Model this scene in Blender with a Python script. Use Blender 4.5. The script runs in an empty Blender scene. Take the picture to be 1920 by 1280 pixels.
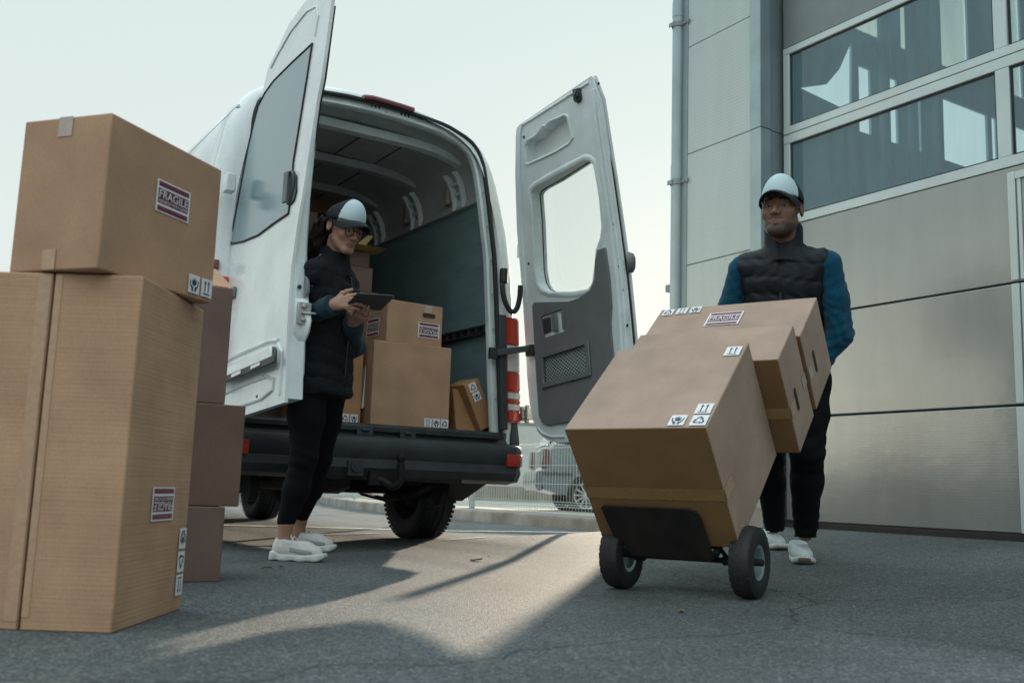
import bpy, bmesh, math, random
import numpy as np
from mathutils import Vector, Matrix
from mathutils.geometry import tessellate_polygon
random.seed(7)
sc = bpy.context.scene
COL = sc.collection
R_ = math.radians

# ------------------------------------------------------------------ camera
CAM_H = .355
YAW, PIT, ROL = R_(32.5), R_(8.47), R_(1.95)
FPX = 1867.0
fw = Vector((math.sin(YAW)*math.cos(PIT), math.cos(YAW)*math.cos(PIT), math.sin(PIT)))
_r = Vector((math.cos(YAW), -math.sin(YAW), 0)); _u = _r.cross(fw)
CR = _r*math.cos(ROL)+_u*math.sin(ROL); CU = _u*math.cos(ROL)-_r*math.sin(ROL)
cd = bpy.data.cameras.new('camera'); cam = bpy.data.objects.new('camera', cd); COL.objects.link(cam)
cd.sensor_width = 36; cd.lens = FPX/1920*36; cd.clip_start = .05; cd.clip_end = 2000
M = Matrix((CR, CU, -fw)).transposed().to_4x4(); M.translation = (0, 0, CAM_H)
cam.matrix_world = M
cd.dof.use_dof = True; cd.dof.focus_distance = 4.6; cd.dof.aperture_fstop = 4.0
sc.camera = cam

# ------------------------------------------------------------------ sky, sun, exposure
SUN_EL, SUN_AZ = R_(10.8), R_(44.0)           # azimuth measured from +Y towards +X
w = bpy.data.worlds.new("World"); sc.world = w; w.use_nodes = True
nt = w.node_tree; nt.nodes.clear()
out = nt.nodes.new('ShaderNodeOutputWorld'); bg = nt.nodes.new('ShaderNodeBackground'); bg2 = nt.nodes.new('ShaderNodeBackground')
sky = nt.nodes.new('ShaderNodeTexSky'); sky.sky_type = 'NISHITA'; sky.sun_disc = False
sky.sun_elevation = SUN_EL; sky.sun_rotation = SUN_AZ; sky.dust_density = 4.0; sky.air_density = 1.0; sky.ozone_density = 2.5
bg.inputs[1].default_value = .0025
tcw = nt.nodes.new('ShaderNodeTexCoord'); sxyz = nt.nodes.new('ShaderNodeSeparateXYZ'); rampw = nt.nodes.new('ShaderNodeValToRGB')
nt.links.new(tcw.outputs['Generated'], sxyz.inputs[0]); nt.links.new(sxyz.outputs[2], rampw.inputs[0]); nt.links.new(rampw.outputs[0], bg2.inputs[0])
ew = rampw.color_ramp.elements; ew[0].position = .0; ew[0].color = (.715, .745, .715, 1); ew[1].position = .66; ew[1].color = (1.25, 1.46, 1.52, 1)
xw = ew.new(.47); xw.color = (.605, .71, .695, 1)
bg2.inputs[1].default_value = .73
add = nt.nodes.new('ShaderNodeAddShader')
nt.links.new(sky.outputs[0], bg.inputs[0]); nt.links.new(bg.outputs[0], add.inputs[0]); nt.links.new(bg2.outputs[0], add.inputs[1])
nt.links.new(add.outputs[0], out.inputs[0])
sd = bpy.data.lights.new('sun', 'SUN'); so = bpy.data.objects.new('sun', sd); COL.objects.link(so)
sd.energy = 4.8; sd.angle = R_(.6); sd.color = (1.0, .84, .64)
SUNV = Vector((math.sin(SUN_AZ)*math.cos(SUN_EL), math.cos(SUN_AZ)*math.cos(SUN_EL), math.sin(SUN_EL)))
so.rotation_euler = SUNV.to_track_quat('Z', 'Y').to_euler()
vs = sc.view_settings
sc.display_settings.display_device = 'sRGB'
vs.view_transform = 'Standard'; vs.look = 'None'; vs.exposure = 0.65; vs.gamma = 1

# ------------------------------------------------------------------ survey helpers: where a sight line meets a plane of the place
def ray(x, y): return fw + CR*((x-960)/FPX) - CU*((y-640)/FPX)
C0 = Vector((0, 0, CAM_H))
def onz(x, y, z=0.): d = ray(x, y); return C0+d*((z-CAM_H)/d.z)
def onx(x, y, X): d = ray(x, y); return C0+d*(X/d.x)
def ony(x, y, Y): d = ray(x, y); return C0+d*(Y/d.y)
def atd(x, y, t): return C0+ray(x, y)*t
def onp(x, y, p, n): d = ray(x, y); n = Vector(n); return C0+d*((Vector(p)-C0).dot(n)/d.dot(n))

# ------------------------------------------------------------------ materials
def mat(name, col, rough=.6, metal=0., var=0., vscale=8., bump=0., bscale=200., spec=.5, coat=0., col2=None, var2=None, alpha=None, stretch=None, sheen=0., ior=None):
    m = bpy.data.materials.new(name); m.use_nodes = True
    nt = m.node_tree; b = nt.nodes['Principled BSDF']
    b.inputs['Base Color'].default_value = (*col, 1); b.inputs['Roughness'].default_value = rough
    b.inputs['Metallic'].default_value = metal; b.inputs['Specular IOR Level'].default_value = spec
    b.inputs['Coat Weight'].default_value = coat; b.inputs['Coat Roughness'].default_value = .06
    if sheen: b.inputs['Sheen Weight'].default_value = sheen; b.inputs['Sheen Roughness'].default_value = .6
    if ior: b.inputs['IOR'].default_value = ior
    tc = nt.nodes.new('ShaderNodeTexCoord'); src = tc.outputs['Object']
    if stretch:
        mp = nt.nodes.new('ShaderNodeMapping'); mp.inputs['Scale'].default_value = stretch
        nt.links.new(src, mp.inputs[0]); src = mp.outputs[0]
    if var or col2:
        n = nt.nodes.new('ShaderNodeTexNoise'); n.inputs['Scale'].default_value = vscale; n.inputs['Detail'].default_value = 6; n.inputs['Roughness'].default_value = .62
        nt.links.new(src, n.inputs['Vector'])
        mix = nt.nodes.new('ShaderNodeMix'); mix.data_type = 'RGBA'
        c2 = col2 if col2 else tuple(c*(1-var) for c in col)
        c1 = col if col2 else tuple(min(1, c*(1+var*.6)) for c in col)
        mix.inputs[6].default_value = (*c1, 1); mix.inputs[7].default_value = (*c2, 1)
        rp = nt.nodes.new('ShaderNodeValToRGB'); rp.color_ramp.elements[0].position = .36; rp.color_ramp.elements[1].position = .66
        nt.links.new(n.outputs['Fac'], rp.inputs[0]); nt.links.new(rp.outputs[0], mix.inputs[0])
        nt.links.new(mix.outputs[2], b.inputs['Base Color'])
        mr = nt.nodes.new('ShaderNodeMapRange'); mr.inputs[3].default_value = max(0, rough-.06); mr.inputs[4].default_value = min(1, rough+.1)
        nt.links.new(n.outputs['Fac'], mr.inputs[0]); nt.links.new(mr.outputs[0], b.inputs['Roughness'])
    if bump:
        n2 = nt.nodes.new('ShaderNodeTexNoise'); n2.inputs['Scale'].default_value = bscale; n2.inputs['Detail'].default_value = 4
        nt.links.new(src, n2.inputs['Vector'])
        bp = nt.nodes.new('ShaderNodeBump'); bp.inputs['Strength'].default_value = bump; bp.inputs['Distance'].default_value = .004
        nt.links.new(n2.outputs['Fac'], bp.inputs['Height']); nt.links.new(bp.outputs[0], b.inputs['Normal'])
    return m

def cardboard(name, col, flute=(0, 0, 1), fstr=.06, fscale=150., crease=0.):
    """kraft board: mottled fibres, faint flute lines pressed through the liner, scuffed patches"""
    m = mat(name, col, rough=.82, spec=.25)
    nt = m.node_tree; b = nt.nodes['Principled BSDF']; L = nt.links
    tc = nt.nodes.new('ShaderNodeTexCoord')
    n1 = nt.nodes.new('ShaderNodeTexNoise'); n1.inputs['Scale'].default_value = 5; n1.inputs['Detail'].default_value = 5
    n2 = nt.nodes.new('ShaderNodeTexNoise'); n2.inputs['Scale'].default_value = 420; n2.inputs['Detail'].default_value = 3
    mp = nt.nodes.new('ShaderNodeMapping'); mp.inputs['Scale'].default_value = (1, 1, .25)
    L.new(tc.outputs['Object'], n1.inputs['Vector']); L.new(tc.outputs['Object'], mp.inputs[0]); L.new(mp.outputs[0], n2.inputs['Vector'])
    r1 = nt.nodes.new('ShaderNodeMapRange'); r1.inputs[1].default_value = .3; r1.inputs[2].default_value = .7; r1.inputs[3].default_value = .84; r1.inputs[4].default_value = 1.12
    r2 = nt.nodes.new('ShaderNodeMapRange'); r2.inputs[1].default_value = .3; r2.inputs[2].default_value = .7; r2.inputs[3].default_value = .9; r2.inputs[4].default_value = 1.08
    L.new(n1.outputs['Fac'], r1.inputs[0]); L.new(n2.outputs['Fac'], r2.inputs[0])
    mu = nt.nodes.new('ShaderNodeMath'); mu.operation = 'MULTIPLY'; L.new(r1.outputs[0], mu.inputs[0]); L.new(r2.outputs[0], mu.inputs[1])
    vm = nt.nodes.new('ShaderNodeVectorMath'); vm.operation = 'SCALE'; vm.inputs[0].default_value = col; L.new(mu.outputs[0], vm.inputs['Scale'])
    L.new(vm.outputs[0], b.inputs['Base Color'])
    # flutes
    dt = nt.nodes.new('ShaderNodeVectorMath'); dt.operation = 'DOT_PRODUCT'; dt.inputs[1].default_value = flute
    L.new(tc.outputs['Object'], dt.inputs[0])
    m1 = nt.nodes.new('ShaderNodeMath'); m1.operation = 'MULTIPLY'; m1.inputs[1].default_value = fscale*6.283; L.new(dt.outputs['Value'], m1.inputs[0])
    sn = nt.nodes.new('ShaderNodeMath'); sn.operation = 'SINE'; L.new(m1.outputs[0], sn.inputs[0])
    n3 = nt.nodes.new('ShaderNodeTexNoise'); n3.inputs['Scale'].default_value = 22; L.new(tc.outputs['Object'], n3.inputs['Vector'])
    m2 = nt.nodes.new('ShaderNodeMath'); m2.operation = 'MULTIPLY'; L.new(sn.outputs[0], m2.inputs[0]); L.new(n3.outputs['Fac'], m2.inputs[1])
    m3 = nt.nodes.new('ShaderNodeMath'); m3.operation = 'MULTIPLY_ADD'; m3.inputs[1].default_value = fstr; L.new(m2.outputs[0], m3.inputs[0]); L.new(n1.outputs['Fac'], m3.inputs[2])
    bp = nt.nodes.new('ShaderNodeBump'); bp.inputs['Strength'].default_value = .35; bp.inputs['Distance'].default_value = .004
    L.new(m3.outputs[0], bp.inputs['Height']); L.new(bp.outputs[0], b.inputs['Normal'])
    # scuffs: thin pale scratches and rubbed patches
    n5 = nt.nodes.new('ShaderNodeTexNoise'); n5.inputs['Scale'].default_value = 9; n5.inputs['Detail'].default_value = 9; n5.inputs['Roughness'].default_value = .75; n5.inputs['Distortion'].default_value = 1.2; L.new(tc.outputs['Object'], n5.inputs['Vector'])
    r5 = nt.nodes.new('ShaderNodeMapRange'); r5.inputs[1].default_value = .64; r5.inputs[2].default_value = .74; r5.inputs[3].default_value = 1.; r5.inputs[4].default_value = 1.16; L.new(n5.outputs['Fac'], r5.inputs[0])
    last = r5.outputs[0]
    if crease:
        mc = nt.nodes.new('ShaderNodeMapping'); mc.inputs['Scale'].default_value = (.25, .25, 9); L.new(tc.outputs['Object'], mc.inputs[0])
        nc = nt.nodes.new('ShaderNodeTexNoise'); nc.inputs['Scale'].default_value = 1.; nc.inputs['Detail'].default_value = 5; nc.inputs['Roughness'].default_value = .75; L.new(mc.outputs[0], nc.inputs['Vector'])
        mr5 = nt.nodes.new('ShaderNodeMapRange'); mr5.inputs[1].default_value = .36; mr5.inputs[2].default_value = .5; mr5.inputs[3].default_value = 1-crease; mr5.inputs[4].default_value = 1.; L.new(nc.outputs['Fac'], mr5.inputs[0])
        mm5 = nt.nodes.new('ShaderNodeMath'); mm5.operation = 'MULTIPLY'; L.new(last, mm5.inputs[0]); L.new(mr5.outputs[0], mm5.inputs[1]); last = mm5.outputs[0]
        b2 = nt.nodes.new('ShaderNodeBump'); b2.inputs['Strength'].default_value = .5; b2.inputs['Distance'].default_value = .006; L.new(nc.outputs['Fac'], b2.inputs['Height']); L.new(b2.outputs[0], bp.inputs['Normal'])
    v5 = nt.nodes.new('ShaderNodeVectorMath'); v5.operation = 'SCALE'; L.new(vm.outputs[0], v5.inputs[0]); L.new(last, v5.inputs['Scale']); L.new(v5.outputs[0], b.inputs['Base Color'])
    return m

KRAFT = (.34, .215, .125)
M_ = dict(
    kraft=cardboard('kraft_board', (.44, .272, .172)), kraft_flute=cardboard('kraft_board_fluted', (.47, .292, .182), fstr=.10, fscale=95, crease=.05),
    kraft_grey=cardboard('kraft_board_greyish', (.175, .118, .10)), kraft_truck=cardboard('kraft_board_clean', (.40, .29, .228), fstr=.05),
    kraft_under=cardboard('kraft_board_ground_bounce', (.26, .145, .065)), kraft_dark=cardboard('kraft_board_dark', (.165, .105, .08)), kraft_orange=cardboard('kraft_board_warm', (.40, .22, .11)), tape=mat('clear_tape', (.465, .295, .187), .3, spec=.5, var=.1, vscale=60),  # kraft_under has the warm ground bounce mixed into its colour
    tape_brown=mat('brown_tape', (.34, .2, .075), .25, var=.12, vscale=60), tape_pale=mat('pale_tape', (.46, .37, .32), .3, var=.1, vscale=60),
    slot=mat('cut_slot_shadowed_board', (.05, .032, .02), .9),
    paper=mat('label_paper', (.74, .74, .76), .5), maroon=mat('maroon_ink', (.115, .018, .05), .5), ink=mat('navy_ink', (.02, .03, .045), .5), red_ink=mat('red_ink', (.45, .05, .06), .5),
    white_paint=mat('white_van_paint', (.72, .765, .77), .26, coat=.4, var=.11, vscale=4.5, bump=.03, bscale=3),
    white_inner=mat('white_inner_metal', (.74, .82, .83), .38, var=.10, vscale=6),
    grey_metal=mat('grey_primer_metal', (.50, .54, .53), .5, var=.12, vscale=6), ply=mat('teal_ply_lining', (.22, .335, .36), .42, var=.15, vscale=3, stretch=(1, 1, 4)),
    grey_board=mat('grey_brown_board', (.46, .42, .385), .7, var=.1),
    black_plastic=mat('black_plastic', (.035, .042, .048), .5, var=.25, vscale=7, bump=.08, bscale=500), rubber=mat('black_rubber', (.016, .017, .018), .62, var=.2, vscale=20),
    grey_plastic=mat('grey_trim_plastic', (.165, .17, .178), .58, var=.12, vscale=5, bump=.1, bscale=600), dark=mat('dark_gap', (.012, .013, .014), .7),
    under=mat('sooty_underbody', (.02, .02, .02), .8, var=.3, vscale=10), steel=mat('bare_steel', (.42, .42, .40), .38, metal=.8, var=.2, vscale=40),
    zinc=mat('zinc_rim', (.42, .52, .53), .35, metal=.75, var=.2, vscale=30), worn_steel=mat('worn_black_steel', (.012, .012, .012), .6, spec=.3, col2=(.034, .028, .024), vscale=6, stretch=(1, 1, .35), bump=.15, bscale=120), black_steel=mat('black_painted_steel', (.014, .014, .014), .62, spec=.3, var=.5, vscale=14),
    lamp_red=mat('red_lamp_lens', (.48, .035, .015), .15, coat=.6), lamp_white=mat('clear_lamp_lens', (.62, .6, .56), .15, coat=.6), lamp_pink=mat('dusty_red_lamp', (.20, .06, .065), .3),
    reflector=mat('red_reflector', (.42, .03, .015), .25, coat=.3),
    skin_hi=None,
    trouser=mat('black_denim', (.006, .0065, .008), .85, spec=.15, bump=.15, bscale=700), fleece_m=mat('teal_fleece', (.003, .065, .118), .95, spec=.1, sheen=.12, bump=.35, bscale=350, var=.15, vscale=60),
    fleece_w=mat('navy_fleece', (.012, .036, .052), .95, spec=.1, sheen=.1, bump=.35, bscale=350),
    vest_m=mat('navy_quilt_nylon', (.008, .012, .019), .55, spec=.3, bump=.3, bscale=90, var=.2, vscale=40), vest_w=mat('speckled_boucle', (.006, .007, .009), .9, spec=.2, bump=.6, bscale=420, col2=(.026, .029, .034), vscale=300),
    cap_white=mat('white_foam_cap', (.50, .64, .68), .8, bump=.1, bscale=500), cap_dark=mat('navy_cap_mesh', (.010, .016, .023), .85, bump=.3, bscale=700),
    shoe_white=mat('white_knit_shoe', (.60, .69, .71), .75, bump=.3, bscale=500, var=.06, vscale=50), shoe_cream=mat('cream_leather_shoe', (.64, .64, .61), .6, var=.1, vscale=30), sole=mat('white_rubber_sole', (.62, .66, .64), .6, var=.12, vscale=25), sole_brown=mat('gum_outsole', (.16, .10, .055), .6),
    shoe_grey=mat('grey_mesh_panel', (.34, .37, .38), .8, bump=.4, bscale=700),
    hair=mat('dark_brown_hair', (.014, .010, .009), .68, spec=.2, var=.4, vscale=60, stretch=(1, 1, .2)),
    eye=mat('eyeball', (.24, .23, .215), .15), iris=mat('dark_iris', (.012, .008, .006), .1), frame=mat('glasses_frame', (.012, .011, .011), .25),
    tablet=mat('tablet_black', (.014, .016, .018), .4), tablet_edge=mat('tablet_silver_edge', (.35, .36, .36), .3, metal=.6), zipper=mat('zip_teeth', (.05, .055, .06), .35, metal=.5),
    clad=None, alu=mat('pale_aluminium', (.48, .56, .56), .38, metal=.25, var=.06, vscale=4), flash=mat('steel_flashing', (.20, .255, .27), .42, metal=.3, var=.12, vscale=2), panel=None,
    pipe=mat('zinc_downpipe', (.29, .37, .385), .42, metal=.35, var=.12, vscale=3), galv=mat('galvanised_wire', (.50, .54, .53), .45, metal=.4), concrete=mat('weathered_concrete', (.30, .29, .26), .9, col2=(.16, .15, .13), vscale=2.5, bump=.4, bscale=60),
    car=mat('silver_car_paint', (.15, .175, .19), .25, metal=.3, coat=.6), line=mat('worn_white_paint', (.52, .53, .50), .8, col2=(.22, .22, .21), vscale=18),
    hall=mat('hall_lining', (.34, .48, .54), .7, var=.1), hall_steel=mat('hall_column_paint', (.16, .24, .27), .5), slab=mat('hall_slab', (.34, .36, .36), .6, var=.2), plastic_bag=mat('pale_plastic_wrap', (.5, .55, .58), .25), leaf=mat('dry_leaf', (.20, .12, .065), .8, var=.3, vscale=30), envelope=mat('padded_envelope_kraft', (.45, .32, .13), .6, var=.12, vscale=20),
)
def glass(name, tint, ior=1.5, rough=0., body=None, bodyfac=0.):
    m = bpy.data.materials.new(name); m.use_nodes = True; nt = m.node_tree; nt.nodes.clear()
    o = nt.nodes.new('ShaderNodeOutputMaterial'); t = nt.nodes.new('ShaderNodeBsdfTransparent'); g = nt.nodes.new('ShaderNodeBsdfGlossy'); f = nt.nodes.new('ShaderNodeMath')
    t.inputs[0].default_value = (*tint, 1); g.inputs['Roughness'].default_value = rough
    ge = nt.nodes.new('ShaderNodeNewGeometry'); dt = nt.nodes.new('ShaderNodeVectorMath'); dt.operation = 'DOT_PRODUCT'; nt.links.new(ge.outputs['Incoming'], dt.inputs[0]); nt.links.new(ge.outputs['Normal'], dt.inputs[1])
    ab = nt.nodes.new('ShaderNodeMath'); ab.operation = 'ABSOLUTE'; nt.links.new(dt.outputs['Value'], ab.inputs[0]); om = nt.nodes.new('ShaderNodeMath'); om.operation = 'SUBTRACT'; om.inputs[0].default_value = 1; nt.links.new(ab.outputs[0], om.inputs[1])
    pw = nt.nodes.new('ShaderNodeMath'); pw.operation = 'POWER'; pw.inputs[1].default_value = 5; nt.links.new(om.outputs[0], pw.inputs[0]); r0 = ((ior-1)/(ior+1))**2
    f.operation = 'MULTIPLY_ADD'; f.inputs[1].default_value = 1-r0; f.inputs[2].default_value = r0; nt.links.new(pw.outputs[0], f.inputs[0])
    mx = nt.nodes.new('ShaderNodeMixShader'); nt.links.new(f.outputs[0], mx.inputs[0]); nt.links.new(t.outputs[0], mx.inputs[1]); nt.links.new(g.outputs[0], mx.inputs[2])
    last = mx
    if body:
        d = nt.nodes.new('ShaderNodeBsdfDiffuse'); d.inputs[0].default_value = (*body, 1)
        m2 = nt.nodes.new('ShaderNodeMixShader'); m2.inputs[0].default_value = bodyfac
        n = nt.nodes.new('ShaderNodeTexNoise'); n.inputs['Scale'].default_value = 3; n.inputs['Detail'].default_value = 8
        tc = nt.nodes.new('ShaderNodeTexCoord'); mp = nt.nodes.new('ShaderNodeMapping'); mp.inputs['Scale'].default_value = (4, 4, .6)
        nt.links.new(tc.outputs['Object'], mp.inputs[0]); nt.links.new(mp.outputs[0], n.inputs['Vector'])
        mr = nt.nodes.new('ShaderNodeMapRange'); mr.inputs[3].default_value = bodyfac*.5; mr.inputs[4].default_value = bodyfac*1.5
        nt.links.new(n.outputs['Fac'], mr.inputs[0]); nt.links.new(mr.outputs[0], m2.inputs[0])
        nt.links.new(mx.outputs[0], m2.inputs[1]); nt.links.new(d.outputs[0], m2.inputs[2]); last = m2
    nt.links.new(last.outputs[0], o.inputs[0]); return m
M_['glass'] = glass('clear_glass', (.93, .96, .95)); M_['lens'] = glass('spectacle_lens', (.93, .95, .95), 1.35)
M_['gate_glass'] = glass('dusty_gate_glass', (.80, .90, .92), 1.7, 0, (.26, .44, .52), .17)
M_['van_glass'] = mat('tinted_van_glass', (.13, .22, .25), .17, spec=.9, ior=1.75)

def ribbed(name, col, period, strength, rough=.45, metal=.2, patch=None):
    m = mat(name, col, rough, metal=metal, spec=.5)
    nt = m.node_tree; b = nt.nodes['Principled BSDF']; L = nt.links
    tc = nt.nodes.new('ShaderNodeTexCoord'); sp = nt.nodes.new('ShaderNodeSeparateXYZ'); L.new(tc.outputs['Object'], sp.inputs[0])
    a = nt.nodes.new('ShaderNodeMath'); a.operation = 'MULTIPLY'; a.inputs[1].default_value = 6.2832/period; L.new(sp.outputs[2], a.inputs[0])
    s = nt.nodes.new('ShaderNodeMath'); s.operation = 'SINE'; L.new(a.outputs[0], s.inputs[0])
    bp = nt.nodes.new('ShaderNodeBump'); bp.inputs['Strength'].default_value = strength; bp.inputs['Distance'].default_value = period*.25
    n = nt.nodes.new('ShaderNodeTexNoise'); n.inputs['Scale'].default_value = 1.6; n.inputs['Detail'].default_value = 5; L.new(tc.outputs['Object'], n.inputs['Vector'])
    bp2 = nt.nodes.new('ShaderNodeBump'); bp2.inputs['Strength'].default_value = .25; bp2.inputs['Distance'].default_value = .03
    L.new(n.outputs['Fac'], bp2.inputs['Height']); L.new(s.outputs[0], bp.inputs['Height']); L.new(bp2.outputs[0], bp.inputs['Normal']); L.new(bp.outputs[0], b.inputs['Normal'])
    n4 = nt.nodes.new('ShaderNodeTexNoise'); n4.inputs['Scale'].default_value = 2.5; n4.inputs['Detail'].default_value = 8; n4.inputs['Roughness'].default_value = .7
    mp = nt.nodes.new('ShaderNodeMapping'); mp.inputs['Scale'].default_value = (3, 3, .5); L.new(tc.outputs['Object'], mp.inputs[0]); L.new(mp.outputs[0], n4.inputs['Vector'])
    mr = nt.nodes.new('ShaderNodeMapRange'); mr.inputs[1].default_value = .3; mr.inputs[2].default_value = .7; mr.inputs[3].default_value = .93; mr.inputs[4].default_value = 1.05; L.new(n4.outputs['Fac'], mr.inputs[0])
    vm = nt.nodes.new('ShaderNodeVectorMath'); vm.operation = 'SCALE'; vm.inputs[0].default_value = col; L.new(mr.outputs[0], vm.inputs['Scale']); L.new(vm.outputs[0], b.inputs['Base Color'])
    return m
M_['clad'] = ribbed('micro_ribbed_cladding', (.37, .43, .43), .026, .06)
M_['panel'] = ribbed('micro_ribbed_gate_panel', (.295, .316, .308), .017, .018, rough=.26, metal=.45)

def asphalt():
    m = mat('asphalt', (.1, .1, .1), .8, spec=.4)
    nt = m.node_tree; b = nt.nodes['Principled BSDF']; L = nt.links
    tc = nt.nodes.new('ShaderNodeTexCoord')
    v = nt.nodes.new('ShaderNodeTexVoronoi'); v.inputs['Scale'].default_value = 190; L.new(tc.outputs['Object'], v.inputs['Vector'])
    v2 = nt.nodes.new('ShaderNodeTexVoronoi'); v2.inputs['Scale'].default_value = 380; L.new(tc.outputs['Object'], v2.inputs['Vector'])
    n = nt.nodes.new('ShaderNodeTexNoise'); n.inputs['Scale'].default_value = 1.1; n.inputs['Detail'].default_value = 8; n.inputs['Roughness'].default_value = .65; L.new(tc.outputs['Object'], n.inputs['Vector'])
    n2 = nt.nodes.new('ShaderNodeTexNoise'); n2.inputs['Scale'].default_value = 45; n2.inputs['Detail'].default_value = 5; L.new(tc.outputs['Object'], n2.inputs['Vector'])
    cr = nt.nodes.new('ShaderNodeValToRGB'); e = cr.color_ramp.elements
    e[0].position = .0; e[0].color = (.050, .060, .066, 1); e[1].position = 1; e[1].color = (.25, .245, .23, 1)
    x = cr.color_ramp.elements.new(.62); x.color = (.102, .117, .125, 1); x = cr.color_ramp.elements.new(.90); x.color = (.166, .180, .186, 1)
    sp = nt.nodes.new('ShaderNodeSeparateColor'); L.new(v.outputs['Color'], sp.inputs[0]); L.new(sp.outputs[0], cr.inputs[0])
    mr = nt.nodes.new('ShaderNodeMapRange'); mr.inputs[1].default_value = .25; mr.inputs[2].default_value = .75; mr.inputs[3].default_value = .78; mr.inputs[4].default_value = 1.18; L.new(n.outputs['Fac'], mr.inputs[0])
    mr2 = nt.nodes.new('ShaderNodeMapRange'); mr2.inputs[1].default_value = .3; mr2.inputs[2].default_value = .7; mr2.inputs[3].default_value = .8; mr2.inputs[4].default_value = 1.2; L.new(n2.outputs['Fac'], mr2.inputs[0])
    mu = nt.nodes.new('ShaderNodeMath'); mu.operation = 'MULTIPLY'; L.new(mr.outputs[0], mu.inputs[0]); L.new(mr2.outputs[0], mu.inputs[1])
    vm = nt.nodes.new('ShaderNodeVectorMath'); vm.operation = 'SCALE'; L.new(cr.outputs[0], vm.inputs[0]); L.new(mu.outputs[0], vm.inputs['Scale']); L.new(vm.outputs[0], b.inputs['Base Color'])
    ad = nt.nodes.new('ShaderNodeMath'); ad.operation = 'MULTIPLY_ADD'; ad.inputs[1].default_value = .5; L.new(v2.outputs['Distance'], ad.inputs[0]); L.new(v.outputs['Distance'], ad.inputs[2])
    bp = nt.nodes.new('ShaderNodeBump'); bp.invert = True; bp.inputs['Strength'].default_value = .6; bp.inputs['Distance'].default_value = .005; L.new(ad.outputs[0], bp.inputs['Height']); L.new(bp.outputs[0], b.inputs['Normal'])
    # patched and stained areas, hairline cracks
    big = nt.nodes.new('ShaderNodeTexNoise'); big.inputs['Scale'].default_value = .55; big.inputs['Detail'].default_value = 10; big.inputs['Roughness'].default_value = .7; big.inputs['Distortion'].default_value = .6; L.new(tc.outputs['Object'], big.inputs['Vector'])
    rb = nt.nodes.new('ShaderNodeMapRange'); rb.inputs[1].default_value = .40; rb.inputs[2].default_value = .60; rb.inputs[3].default_value = .80; rb.inputs[4].default_value = 1.10; L.new(big.outputs['Fac'], rb.inputs[0])
    wn = nt.nodes.new('ShaderNodeTexNoise'); wn.inputs['Scale'].default_value = 2.2; wn.inputs['Detail'].default_value = 4; L.new(tc.outputs['Object'], wn.inputs['Vector'])
    wv = nt.nodes.new('ShaderNodeVectorMath'); wv.operation = 'MULTIPLY_ADD'; wv.inputs[1].default_value = (.5, .5, 0); L.new(wn.outputs['Color'], wv.inputs[0]); L.new(tc.outputs['Object'], wv.inputs[2])
    ck = nt.nodes.new('ShaderNodeTexVoronoi'); ck.feature = 'DISTANCE_TO_EDGE'; ck.inputs['Scale'].default_value = .33; L.new(wv.outputs[0], ck.inputs['Vector'])
    rk = nt.nodes.new('ShaderNodeMapRange'); rk.inputs[1].default_value = .0; rk.inputs[2].default_value = .0035; rk.inputs[3].default_value = .45; rk.inputs[4].default_value = 1.; L.new(ck.outputs['Distance'], rk.inputs[0])
    mk = nt.nodes.new('ShaderNodeMath'); mk.operation = 'MULTIPLY'; L.new(rb.outputs[0], mk.inputs[0]); L.new(rk.outputs[0], mk.inputs[1])
    vm2 = nt.nodes.new('ShaderNodeVectorMath'); vm2.operation = 'SCALE'; L.new(vm.outputs[0], vm2.inputs[0]); L.new(mk.outputs[0], vm2.inputs['Scale']); L.new(vm2.outputs[0], b.inputs['Base Color'])
    b.inputs['Roughness'].default_value = .78; b.inputs['Specular IOR Level'].default_value = .25
    return m
M_['asphalt'] = asphalt()

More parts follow.
